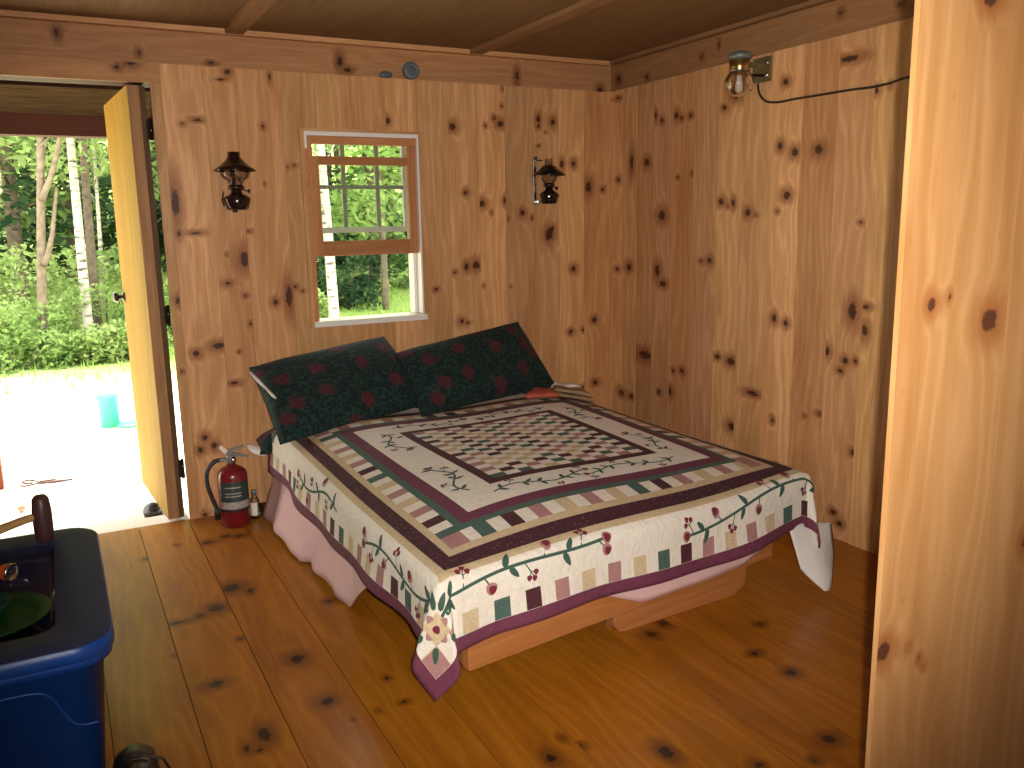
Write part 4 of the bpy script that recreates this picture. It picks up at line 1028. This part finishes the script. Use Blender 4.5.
def smooth_path(pts, n=8):
    P = [Vector(p) for p in pts]; out = []
    for i in range(len(P) - 1):
        a, b, c, d = P[max(i - 1, 0)], P[i], P[i + 1], P[min(i + 2, len(P) - 1)]
        for k in range(n):
            f = k / n
            out.append(0.5 * ((2 * b) + (c - a) * f + (2 * a - 5 * b + 4 * c - d) * f * f + (3 * b - a - 3 * c + d) * f ** 3))
    return out + [P[-1]]
mb.tube(smooth_path(cord), 0.0052, 'cord_black', 8)
tag(mb.build('lamp_cord'), 'dark cord looping from the wall lamp along the right wall', 'cord')

# tins resting on the ledge above the boards
t = thing('round_tin', 'round grey tin standing on the board ledge above the window', 'tin', (-1.275, 0.013, 2.2285))
mb = MB(); mb.lathe([(0, -0.012), (0.042, -0.012), (0.046, -0.009), (0.046, 0.009), (0.042, 0.012), (0, 0.012)], 'blue_grey_tin', 28, mtx=Matrix.Translation((0, 0, 0.0465)) @ Matrix.Rotation(PI / 2 - 0.1, 4, 'X')); mb.build('tin_body', t)
mb = MB(); mb.lathe([(0.030, 0.0), (0.034, 0.003), (0.036, 0.0)], 'galv', 28, mtx=Matrix.Translation((0, -0.0125, 0.0465)) @ Matrix.Rotation(PI / 2 - 0.1, 4, 'X')); mb.build('rim', t)
mb = MB(); mb.ball((0, 0, 0.019), (0.036, 0.014, 0.019), 'blue_grey_tin', 18)
mb.ball((-0.018, -0.004, 0.014), (0.024, 0.012, 0.014), 'blue_grey_tin', 14)
o = mb.build('pebble'); o.location = (-1.415, 0.014, 2.229); tag(o, 'small flat grey stone on the ledge left of the round tin', 'stone')

# ------------------------------------------------------------------ fire extinguisher and the things beside it
t = thing('fire_extinguisher', 'red fire extinguisher with a black hose on the floor below the window', 'fire extinguisher', (-2.392, -0.185, 0.0))
mb = MB(); mb.lathe([(0, 0), (0.066, 0), (0.072, 0.006), (0.072, 0.255), (0.066, 0.278), (0.045, 0.296), (0.024, 0.304), (0.020, 0.318), (0, 0.318)], 'ext_red', 34); mb.build('cylinder', t)
mb = MB(); mb.lathe([(0.0728, 0.135), (0.0728, 0.235)], 'label_dark', 30, ang=(math.radians(200), math.radians(330))); mb.lathe([(0.0730, 0.098), (0.0730, 0.134)], 'label_grey', 30, ang=(math.radians(200), math.radians(330)))
for z in (0.205, 0.175, 0.160): mb.lathe([(0.0733, z), (0.0733, z + 0.006)], 'label_grey', 16, ang=(math.radians(228), math.radians(290)))
mb.build('label', t)
mb = MB(); mb.lathe([(0.0728, 0.082), (0.0738, 0.084), (0.0738, 0.094), (0.0728, 0.096)], 'black_rubber', 30); mb.build('strap', t)
mb = MB(); mb.lathe([(0, 0.318), (0.018, 0.318), (0.022, 0.325), (0.022, 0.352), (0.014, 0.362), (0, 0.362)], 'galv', 20); mb.box((-0.055, -0.012, 0.332), (0.0, 0.012, 0.348), 'galv')
vl = mb.build('valve', t, bevel=0.001)
mb = MB(); mb.prism([(-0.02, 0.362), (0.085, 0.336), (0.088, 0.342), (0.0, 0.374), (-0.02, 0.372)], 1, -0.011, 0.011, 'galv'); mb.build('carry_handle', vl, bevel=0.001)
mb = MB(); mb.prism([(-0.022, 0.374), (0.01, 0.376), (0.070, 0.396), (0.068, 0.402), (-0.010, 0.386), (-0.026, 0.382)], 1, -0.010, 0.010, 'galv'); mb.build('lever', vl, bevel=0.001)
mb = MB(); mb.lathe([(0, 0), (0.016, 0), (0.016, 0.010), (0, 0.012)], 'steel', 18, mtx=Matrix.Translation((0.006, -0.022, 0.338)) @ Matrix.Rotation(PI / 2, 4, 'X')); mb.build('gauge', vl)
mb = MB(); mb.box((-0.010, -0.002, -0.022), (0.010, 0.002, 0.022), 'tag_white', mtx=Matrix.Translation((-0.036, -0.014, 0.394)) @ Matrix.Rotation(-0.7, 4, 'Y')); mb.build('safety_tag', vl)
mb = MB(); mb.tube(smooth_path([(-0.050, 0, 0.340), (-0.085, 0, 0.332), (-0.118, -0.006, 0.290), (-0.122, -0.010, 0.225), (-0.104, -0.014, 0.150), (-0.092, -0.016, 0.110)]), 0.0105, 'black_rubber', 10)
hs = mb.build('hose', t)
mb = MB(); mb.tube([(-0.092, -0.016, 0.112), (-0.088, -0.016, 0.045)], [0.012, 0.016], 'black_rubber', 12); mb.build('nozzle', hs)
t = thing('glass_bottle', 'small clear glass bottle standing right of the fire extinguisher', 'bottle', (-2.288, -0.150, 0.0))
mb = MB(); mb.lathe([(0, 0.001), (0.021, 0.001), (0.024, 0.005), (0.024, 0.090), (0.018, 0.108), (0.011, 0.118), (0.011, 0.135)], 'jar_glass', 22); mb.build('body', t)
mb = MB(); mb.lathe([(0, 0.150), (0.013, 0.150), (0.014, 0.147), (0.014, 0.128), (0.012, 0.128)], 'galv', 18); mb.build('cap', t)
mb = MB(); mb.lathe([(0.0243, 0.020), (0.0243, 0.088)], 'tag_white', 14, ang=(math.radians(200), math.radians(290))); mb.build('label', t)  # white band standing in for the bright highlight on the glass
mb = MB(); mb.box((-0.09, -0.035, 0.0), (0.09, 0.035, 0.038), 'red_stain', long=0, tone=0.6); o = mb.build('wood_offcut', bevel=0.004); o.location = (-2.225, -0.062, 0.0); o.rotation_euler.z = 0.1
tag(o, 'short dark wood block on the floor against the back wall behind the bottle', 'wood block')

# black lump by the door and boot near the camera
mb = MB(); mb.ball((0, 0, 0.028), (0.048, 0.075, 0.034), 'black_rubber', 18); mb.box((-0.045, -0.07, 0.0), (0.045, 0.07, 0.012), 'black_rubber'); mb.ball((0, -0.02, 0.045), (0.034, 0.04, 0.03), 'black_rubber', 14)
o = mb.build('rubber_clog'); o.location = (-2.735, 0.335, -0.049); tag(o, 'black rubber clog on the porch at the foot of the open door', 'shoe')
bt = thing('leather_shoe', 'black leather shoe on the floor at the bottom edge beside the blue tote', 'shoe', (-3.022, -2.215, 0.0), -0.05)
mb = MB()
ol = [(1.25 * a, b) for a, b in ((-0.030, -0.145), (0.030, -0.145), (0.040, -0.10), (0.036, -0.03), (0.050, 0.05), (0.046, 0.11), (0.022, 0.150), (-0.012, 0.152), (-0.040, 0.12), (-0.046, 0.05), (-0.034, -0.03), (-0.040, -0.10))]
mb.prism(ol, 2, 0.0, 0.022, 'black_rubber'); mb.build('sole', bt, bevel=0.004)
mb = MB(); rings = []
for (y, z0, hw, hh) in ((-0.140, 0.055, 0.034, 0.042), (-0.10, 0.060, 0.046, 0.045), (-0.04, 0.058, 0.044, 0.044), (0.0, 0.056, 0.050, 0.046), (0.05, 0.052, 0.057, 0.042), (0.10, 0.048, 0.052, 0.037), (0.135, 0.042, 0.036, 0.027), (0.150, 0.036, 0.012, 0.014)):
    rings.append([(hw * math.cos(2 * PI * k / 18), y, max(0.021, z0 + hh * math.sin(2 * PI * k / 18))) for k in range(18)])
mb.add([p for r in rings for p in r], [(j * 18 + k, j * 18 + (k + 1) % 18, (j + 1) * 18 + (k + 1) % 18, (j + 1) * 18 + k) for j in range(len(rings) - 1) for k in range(18)] + [tuple(range(18)), tuple(range(126 + 17, 125, -1))], 'black_leather', smooth=True)
mb.build('upper', bt)
mb = MB()
for k in range(3): mb.tube([(-0.030, 0.04 - 0.022 * k, 0.086 + 0.003 * k), (0, 0.046 - 0.022 * k, 0.099 + 0.003 * k), (0.030, 0.04 - 0.022 * k, 0.086 + 0.003 * k)], 0.0035, 'cord_black', 6)
mb.tube([(0.03, 0.03, 0.088), (0.07, 0.05, 0.055), (0.085, 0.03, 0.03)], 0.004, 'cord_black', 6)
mb.build('laces', bt)

# ------------------------------------------------------------------ blue storage tote and what lies on it
TX0, TX1, TY0, TY1, TZ = -3.60, -3.035, -2.225, -1.235, 0.452
tt = thing('storage_tote', 'large blue plastic storage tote with a dark lid at the lower left', 'storage tote', ((TX0 + TX1) / 2, (TY0 + TY1) / 2, 0))
TO = tuple(tt.location)
def rrect(x0, x1, y0, y1, r, n=6, bow=0.0):
    pts = []
    for cx_, cy_, a0 in ((x1 - r, y1 - r, 0), (x0 + r, y1 - r, PI / 2), (x0 + r, y0 + r, PI), (x1 - r, y0 + r, 1.5 * PI)):
        for k in range(n + 1):
            a = a0 + PI / 2 * k / n; pts.append((cx_ + r * math.cos(a), cy_ + r * math.sin(a)))
    return pts
def loft(mb, rings, mname, cap_top=False, cap_bot=False, smooth=True):
    n_ = len(rings[0]); vs = [p for r in rings for p in r]
    fs = [(j * n_ + i, j * n_ + (i + 1) % n_, (j + 1) * n_ + (i + 1) % n_, (j + 1) * n_ + i) for j in range(len(rings) - 1) for i in range(n_)]
    if cap_bot: fs.append(tuple(range(n_))[::-1])
    if cap_top: fs.append(tuple((len(rings) - 1) * n_ + k for k in range(n_)))
    mb.add(vs, fs, mname, smooth=smooth)
def ring(ins, z, r): return [(x, y, z) for x, y in rrect(TX0 + ins, TX1 - ins, TY0 + ins, TY1 - ins, r)]
mb = MB(); loft(mb, [ring(0.062, 0.0, 0.07), ring(0.056, 0.012, 0.075), ring(0.026, 0.385, 0.085), ring(0.004, 0.388, 0.10), ring(0.004, 0.408, 0.10), ring(0.006, 0.412, 0.10)], 'tote_blue', cap_bot=True)
mb.build('body', tt, offset=TO)
# raised relief line of the moulded end panel (end facing the camera)
mb = MB()
def endp(x, z): return (x, TY0 + 0.056 - 0.030 * (z / 0.385) - 0.001, z)
xc = (TX0 + TX1) / 2
half = [(0.0, 0.345), (0.06, 0.345), (0.105, 0.338), (0.130, 0.315), (0.150, 0.27), (0.168, 0.235), (0.19, 0.222), (0.225, 0.220)]
pts = [endp(xc - a, z) for a, z in half[::-1]] + [endp(xc + a, z) for a, z in half[1:]]
mb.tube(smooth_path(pts, 4), 0.0035, 'tote_blue', 8); mb.build('end_panel_rib', tt, offset=TO)
mb = MB()
mb = MB(); loft(mb, [ring(0.001, 0.409, 0.10), ring(-0.003, 0.414, 0.10), ring(-0.002, 0.440, 0.10), ring(0.003, 0.448, 0.10)], 'tote_blue')
loft(mb, [ring(0.003, 0.448, 0.10), ring(0.010, TZ, 0.095), ring(0.128, TZ, 0.06), ring(0.133, TZ - 0.003, 0.05)], 'tote_rim_dim')
loft(mb, [ring(0.133, TZ - 0.003, 0.05), ring(0.144, TZ - 0.024, 0.045)], 'tote_lid', cap_top=True)
mb.build('lid', tt, offset=TO)
RZ = TZ - 0.024
# mallet: head upright on the far rim, handle pointing left
ml = thing('mallet', 'wooden handled mallet with a dark red head lying on the tote lid', 'mallet', (-3.192, -1.345, TZ + 0.001), 0.0)
mb = MB(); mb.lathe([(0, 0.0), (0.022, 0.0), (0.026, 0.006), (0.030, 0.045), (0.030, 0.105), (0.026, 0.146), (0.018, 0.158), (0, 0.160)], 'mallet_rubber', 24); mb.build('head', ml)
mb = MB(); mb.tube([(0.0, 0, 0.090), (-0.05, -0.012, 0.086), (-0.20, -0.06, 0.060), (-0.34, -0.105, 0.0155)], [0.013, 0.014, 0.016, 0.0155], 'tool_wood', 14); mb.build('handle', ml)
# plate, smaller dish and flashlight in the recess
mb = MB(); mb.lathe([(0, 0.004), (0.10, 0.004), (0.125, 0.010), (0.160, 0.024), (0.162, 0.021), (0.125, 0.006), (0.10, 0.0), (0, 0.0)], 'green_plastic', 40)
o = mb.build('plate'); o.location = (-3.335, -1.905, RZ + 0.001); tag(o, 'dark green plastic plate lying in the tote lid', 'plate')
mb = MB(); mb.lathe([(0, 0.003), (0.05, 0.003), (0.068, 0.014), (0.078, 0.030), (0.080, 0.028), (0.070, 0.010), (0.052, 0.0), (0, 0.0)], 'teal_plastic', 34)
o = mb.build('small_bowl'); o.location = (-3.355, -1.84, RZ + 0.006); tag(o, 'small teal plastic bowl sitting on the dark green plate', 'bowl')
fl = thing('flashlight', 'orange red flashlight with a bright lens on the tote lid', 'flashlight', (-3.315, -1.575, RZ + 0.027), 0.9)
FMX = Matrix.Rotation(PI / 2, 4, 'X')
mb = MB(); mb.lathe([(0, -0.11), (0.016, -0.11), (0.018, -0.10), (0.018, 0.0), (0.026, 0.028), (0.026, 0.044)], 'orange_plastic', 24, mtx=FMX); mb.build('barrel', fl)
mb = MB(); mb.lathe([(0.0, 0.040), (0.010, 0.036), (0.0235, 0.044), (0.027, 0.047), (0.027, 0.040), (0.0262, 0.038)], 'steel', 24, mtx=FMX); mb.build('lens', fl)
mb = MB(); mb.box((-0.006, -0.02, 0.016), (0.006, 0.02, 0.024), 'black_rubber', mtx=Matrix.Translation((0, 0.03, 0))); mb.build('switch', fl, bevel=0.002)

# ------------------------------------------------------------------ things outside the door
gp = thing('green_pail', 'mint green plastic pail standing on the sunlit ground outside the door', 'pail', (-2.755, 4.05, ground_z(-2.755, 4.05)))
mb = MB(); mb.lathe([(0, 0.004), (0.080, 0.004), (0.080, 0.0), (0.084, 0.0), (0.092, 0.275), (0.098, 0.278), (0.098, 0.286), (0.090, 0.286), (0.078, 0.012), (0, 0.012)], 'mint_plastic', 28); mb.build('bucket', gp)
mb = MB(); mb.tube([(0.095 * math.cos(a), 0.02 + 0.02 * math.sin(a), 0.27 - 0.10 * math.sin(a)) for a in np.linspace(0, PI, 12)], 0.004, 'mint_plastic', 8); mb.build('handle', gp)
mb = MB(); mb.lathe([(0, 0.012), (0.10, 0.012), (0.115, 0.008), (0.118, 0.0), (0, 0.0)], 'mint_plastic', 28); o = mb.build('pail_lid'); o.location = (-2.60, 3.98, ground_z(-2.6, 3.98) + 0.01); tag(o, 'flat mint green lid lying beside the pail', 'lid')
sh_ = thing('pruning_shears', 'old rusty pruning shears lying at the far edge of the porch', 'shears', (-3.262, 1.32, -0.046), -0.12)
mb = MB(); mb.tube(smooth_path([(-0.02, 0.004, 0.006), (-0.05, 0.03, 0.012), (-0.09, 0.045, 0.016), (-0.115, 0.03, 0.012), (-0.10, 0.012, 0.008), (-0.06, 0.010, 0.006)]), 0.006, 'rust_iron', 8); mb.build('handle', sh_)
mb = MB(); mb.tube(smooth_path([(-0.02, -0.004, 0.006), (-0.05, -0.03, 0.006), (-0.09, -0.05, 0.006), (-0.12, -0.03, 0.006)]), 0.006, 'rust_iron', 8); mb.build('handle', sh_)
mb = MB(); mb.prism([(-0.02, -0.012), (0.05, -0.020), (0.16, -0.012), (0.165, -0.004), (0.05, 0.004), (-0.02, 0.010)], 2, 0.0, 0.010, 'rust_iron'); mb.build('blade', sh_, bevel=0.001)
mb = MB(); mb.prism([(-0.02, -0.010), (0.05, 0.000), (0.15, 0.010), (0.155, 0.018), (0.05, 0.018), (-0.02, 0.012)], 2, 0.0105, 0.016, 'rust_iron'); mb.build('blade', sh_, bevel=0.001)
mb = MB(); mb.ball((0, 0, 0.020), (0.023, 0.021, 0.020), 'stone', 16); o = mb.build('pebble'); o.location = (-3.365, 0.775, -0.049); tag(o, 'small round brown pebble on the white porch boards', 'stone')

# ------------------------------------------------------------------ forest
def leaf_cloud(name, parent, centers, radii, count, size, mname, seed, squash=0.8, droop=0.3, offset=(0, 0, 0)):
    rg = np.random.default_rng(seed)
    centers = np.array(centers, float); radii = np.array(radii, float)
    p = radii ** 2; p = p / p.sum()
    idx = rg.choice(len(centers), count, p=p)
    d = rg.normal(size=(count, 3)); d /= np.linalg.norm(d, axis=1)[:, None]
    rad = radii[idx] * (0.45 + 0.6 * rg.random(count) ** 0.6)
    c = centers[idx] + d * rad[:, None] * np.array([1, 1, squash]) - np.array(offset)
    ax = rg.normal(size=(count, 3)); ax[:, 2] = ax[:, 2] * 0.4 - droop; ax /= np.linalg.norm(ax, axis=1)[:, None]
    up = np.tile(np.array([0, 0, 1.0]), (count, 1)) + rg.normal(size=(count, 3)) * 0.45
    bx = np.cross(ax, up); bx /= np.linalg.norm(bx, axis=1)[:, None]
    nn = np.cross(bx, ax)
    L = size * (0.6 + 0.8 * rg.random(count))[:, None]
    v = np.stack([c - ax * L * 0.5, c + bx * L * 0.30 - nn * L * 0.06, c + ax * L * 0.5 - nn * L * 0.08, c - bx * L * 0.30 - nn * L * 0.06], axis=1).reshape(-1, 3)
    me = bpy.data.meshes.new(name)
    me.vertices.add(count * 4); me.vertices.foreach_set('co', v.astype(np.float32).ravel())
    me.loops.add(count * 4); me.loops.foreach_set('vertex_index', np.arange(count * 4, dtype=np.int32))
    me.polygons.add(count); me.polygons.foreach_set('loop_start', np.arange(0, count * 4, 4, dtype=np.int32)); me.polygons.foreach_set('loop_total', np.full(count, 4, dtype=np.int32))
    a = me.attributes.new('lv', 'FLOAT', 'POINT')
    clump = rg.random(len(centers))
    val = np.clip(0.55 * clump[idx] + 0.45 * rg.random(count), 0, 1)
    a.data.foreach_set('value', np.repeat(val, 4).astype(np.float32))
    me.materials.append(MATS[mname]); me.update(); me.validate()
    o = bpy.data.objects.new(name, me); link(o, parent); return o
def trunk_mesh(mb, pts, r0, r1, mname):
    pp = smooth_path(pts, 5); n_ = len(pp)
    mb.tube(pp, [r0 + (r1 - r0) * i / (n_ - 1) for i in range(n_)], mname, 12)
def tree(x, y, label, trunk='bark_mid', r=0.12, h=7.0, lean=(0, 0), leaf='leaf_mid', n=2600, low=2.0, spread=1.6, size=0.16, seed=1, fork=None, name='tree', group='trees beyond the clearing'):
    rr = random.Random(seed); z0 = ground_z(x, y) - 0.05
    t = thing(name, label, 'tree', (x, y, z0), 0, group)
    mb = MB(); pts = [(lean[0] * f + 0.05 * math.sin(seed + 3 * f), lean[1] * f, h * f) for f in (0, 0.2, 0.45, 0.7, 1.0)]
    trunk_mesh(mb, pts, r, r * 0.35, trunk)
    if fork:
        for (f0, dx, hh) in fork:
            b = (lean[0] * f0, 0, h * f0)
            trunk_mesh(mb, [b, (b[0] + dx * 0.5, 0.02, b[2] + hh * 0.35), (b[0] + dx, 0.05, b[2] + hh)], r * 0.65, r * 0.25, trunk)
    cs, rs = [], []
    for k in range(12):
        f = rr.random(); z = low + (h - low) * f; sp_ = spread * (0.5 + 0.7 * math.sin(PI * min(1, f + 0.15)))
        a = rr.uniform(0, 2 * PI); q = sp_ * rr.uniform(0.3, 0.9)
        c = (lean[0] * z / h + q * math.cos(a), q * math.sin(a), z); cs.append(c); rs.append(rr.uniform(0.4, 0.75) * spread * 0.62)
        b0 = Vector((lean[0] * (z - 0.5) / h, 0, max(0.3, z - 0.6))); mb.tube([b0, b0.lerp(Vector(c), 0.5) + Vector((0, 0, 0.08)), Vector(c)], [r * 0.22, r * 0.15, r * 0.05], trunk, 6)
    mb.build('trunk', t)
    if n: leaf_cloud('crown', t, cs, rs, n, size, leaf, seed)
    return t
# the trees the doorway frames
tree(-2.72, 9.2, 'white birch trunk with black marks, thickest tree through the doorway', 'bark_birch', 0.075, 8.0, (0.24, 0.1), 'leaf_fresh', 1500, 4.0, 1.7, 0.14, 3, name='birch_tree')
tree(-2.53, 9.9, 'dark slender trunk just right of the white birch through the doorway', 'bark_dark', 0.075, 8.0, (0.22, 0.0), 'leaf_mid', 1500, 3.5, 1.7, 0.15, 4)
tree(-3.27, 8.4, 'forked pale brown tree left of the white birch through the doorway', 'bark_mid', 0.070, 6.0, (0.45, 0.2), 'leaf_fresh', 1600, 3.0, 1.5, 0.13, 5, fork=[(0.36, 0.46, 1.6), (0.22, 0.25, 1.0)])
tree(-2.37, 11.5, 'thin grey sapling trunk beside the open door, farthest right through the doorway', 'bark_birch', 0.04, 6.0, (0.1, 0), 'leaf_fresh', 1200, 2.5, 1.4, 0.14, 6)
# the trees the window frames
tree(0.53, 8.0, 'pale mottled birch at the left of the window view', 'bark_birch', 0.085, 7.5, (-0.15, 0.2), 'leaf_fresh', 1900, 2.4, 1.6, 0.15, 7, name='birch_tree')
tree(2.25, 10.6, 'leafy young tree at the right of the window view', 'bark_mid', 0.07, 6.0, (0.1, 0), 'leaf_fresh', 3200, 1.7, 1.7, 0.15, 8)
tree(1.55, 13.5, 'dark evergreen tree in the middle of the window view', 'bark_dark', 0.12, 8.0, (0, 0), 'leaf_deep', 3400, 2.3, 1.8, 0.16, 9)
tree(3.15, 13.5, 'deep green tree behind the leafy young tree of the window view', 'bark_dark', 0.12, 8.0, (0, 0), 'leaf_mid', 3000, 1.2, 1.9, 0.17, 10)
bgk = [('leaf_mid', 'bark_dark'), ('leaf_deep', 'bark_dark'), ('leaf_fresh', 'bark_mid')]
spots = [(-4.6, 11.5), (-3.6, 13.0), (-2.7, 14.2), (-1.4, 13.2), (-0.3, 12.6), (4.4, 12.0), (5.6, 13.5), (-5.6, 15), (-4.2, 17.0), (-3.2, 18.5), (-2.0, 17.5), (-0.8, 17.0), (0.6, 17.2), (2.0, 17.8), (3.4, 18.0), (4.8, 17.0), (6.2, 17.5), (-6.5, 19), (-5.0, 22), (-3.4, 23), (-1.8, 23), (0.0, 22.5), (1.8, 23), (3.6, 23.5), (5.4, 23), (7.4, 22)]
LB = {'leaf_mid': 'mid green forest tree standing beyond the clearing', 'leaf_deep': 'dark green forest tree standing in shade beyond the clearing', 'leaf_fresh': 'bright yellow green forest tree standing beyond the clearing'}
GP = {'leaf_mid': 'mid green trees of the forest', 'leaf_deep': 'dark green trees of the forest', 'leaf_fresh': 'yellow green trees of the forest'}
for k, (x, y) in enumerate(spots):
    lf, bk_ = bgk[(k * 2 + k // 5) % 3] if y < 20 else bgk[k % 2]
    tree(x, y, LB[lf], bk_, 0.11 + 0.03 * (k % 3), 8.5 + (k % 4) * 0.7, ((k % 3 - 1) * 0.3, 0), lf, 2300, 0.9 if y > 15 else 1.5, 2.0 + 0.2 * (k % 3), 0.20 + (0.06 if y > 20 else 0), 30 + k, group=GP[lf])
def bush(x, y, w, h, leaf, label, n, size, seed, group):
    rr = random.Random(seed); z0 = ground_z(x, y) - 0.03
    t = thing('bush', label, 'bush', (x, y, z0), 0, group)
    cs = [(rr.uniform(-w, w) * 0.7, rr.uniform(-w, w) * 0.5, rr.uniform(0.15, 0.75) * h) for _ in range(10)]; rs = [rr.uniform(0.28, 0.45) * min(w, h) for _ in cs]
    mb = MB()
    for c in cs[:6]: mb.tube([(c[0] * 0.2, c[1] * 0.2, 0), (c[0] * 0.7, c[1] * 0.7, c[2] * 0.5), c], [0.015, 0.011, 0.005], 'bark_mid', 5)
    mb.build('stems', t); leaf_cloud('foliage', t, cs, rs, n, size, leaf, seed)
BL_ = {'leaf_fresh': ('bright green undergrowth bush at the edge of the clearing', 'bright bushes at the forest edge'), 'leaf_mid': ('mid green undergrowth bush at the edge of the clearing', 'mid green bushes at the forest edge'), 'leaf_deep': ('dark green undergrowth bush in the forest shade', 'dark bushes in the forest')}
bs = [(-4.4, 8.4, 1.0, 1.1, 0), (-3.65, 7.9, 0.7, 0.95, 0), (-3.0, 9.4, 0.8, 1.15, 0), (-2.2, 8.1, 0.5, 0.65, 0), (-1.6, 9.2, 0.8, 1.1, 1), (-4.9, 10.2, 1.1, 1.6, 1), (-3.8, 10.2, 1.0, 1.7, 0), (-2.4, 11.0, 1.0, 1.5, 0), (-1.0, 10.4, 0.9, 1.3, 0), (-3.1, 8.1, 0.55, 0.5, 0), (-2.65, 8.3, 0.5, 0.5, 0), (0.25, 8.5, 0.5, 1.0, 0), (2.55, 8.6, 0.6, 1.45, 0), (3.2, 9.6, 0.7, 1.5, 0), (1.45, 11.1, 0.75, 1.25, 2), (2.15, 11.5, 0.75, 1.3, 2), (1.0, 11.6, 0.6, 1.2, 2), (1.2, 14.0, 1.0, 1.4, 2), (2.1, 13.8, 1.0, 1.4, 2), (0.4, 12.0, 0.9, 1.1, 1), (3.9, 12.4, 1.0, 1.4, 1), (-5.6, 13.0, 1.2, 1.6, 2), (-3.1, 15.5, 1.3, 1.8, 2), (-1.9, 15.2, 1.2, 1.8, 2), (-0.6, 15.0, 1.2, 1.8, 2), (2.9, 15.5, 1.2, 1.6, 2), (4.5, 15.0, 1.2, 1.6, 2), (-4.4, 14.2, 1.2, 1.8, 2)]  # dark bushes in the window view put forest shadow into leaf colour
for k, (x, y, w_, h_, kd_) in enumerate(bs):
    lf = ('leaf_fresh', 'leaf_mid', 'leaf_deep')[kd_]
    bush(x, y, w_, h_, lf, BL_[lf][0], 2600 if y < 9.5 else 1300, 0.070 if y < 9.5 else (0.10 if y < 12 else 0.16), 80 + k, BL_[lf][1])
# grass of the clearing
rg = np.random.default_rng(3); cnt = 9000
gx = rg.uniform(-6, 6, cnt); gy = 6.2 + 7.5 * rg.random(cnt) ** 0.7
vs = []; fs = []; 
mb = MB()
for i in range(cnt):
    x, y = gx[i], gy[i]; z = ground_z(x, y); a = rg.uniform(0, PI); L = rg.uniform(0.05, 0.13); wd = 0.012
    ca, sa = math.cos(a) * wd, math.sin(a) * wd; lx, ly = rg.normal() * 0.03, rg.normal() * 0.03
    b = len(vs); vs += [(x - ca, y - sa, z - 0.01), (x + ca, y + sa, z - 0.01), (x + lx, y + ly, z + L)]; fs.append((b, b + 1, b + 2))
mb.add(vs, fs, 'grass_blade')
o = mb.build('grass'); tag(o, 'short bright grass at the far side of the clearing', 'grass', kind='stuff')
a = o.data.attributes.new('lv', 'FLOAT', 'POINT'); a.data.foreach_set('value', np.repeat(rg.random(cnt), 3).astype(np.float32))
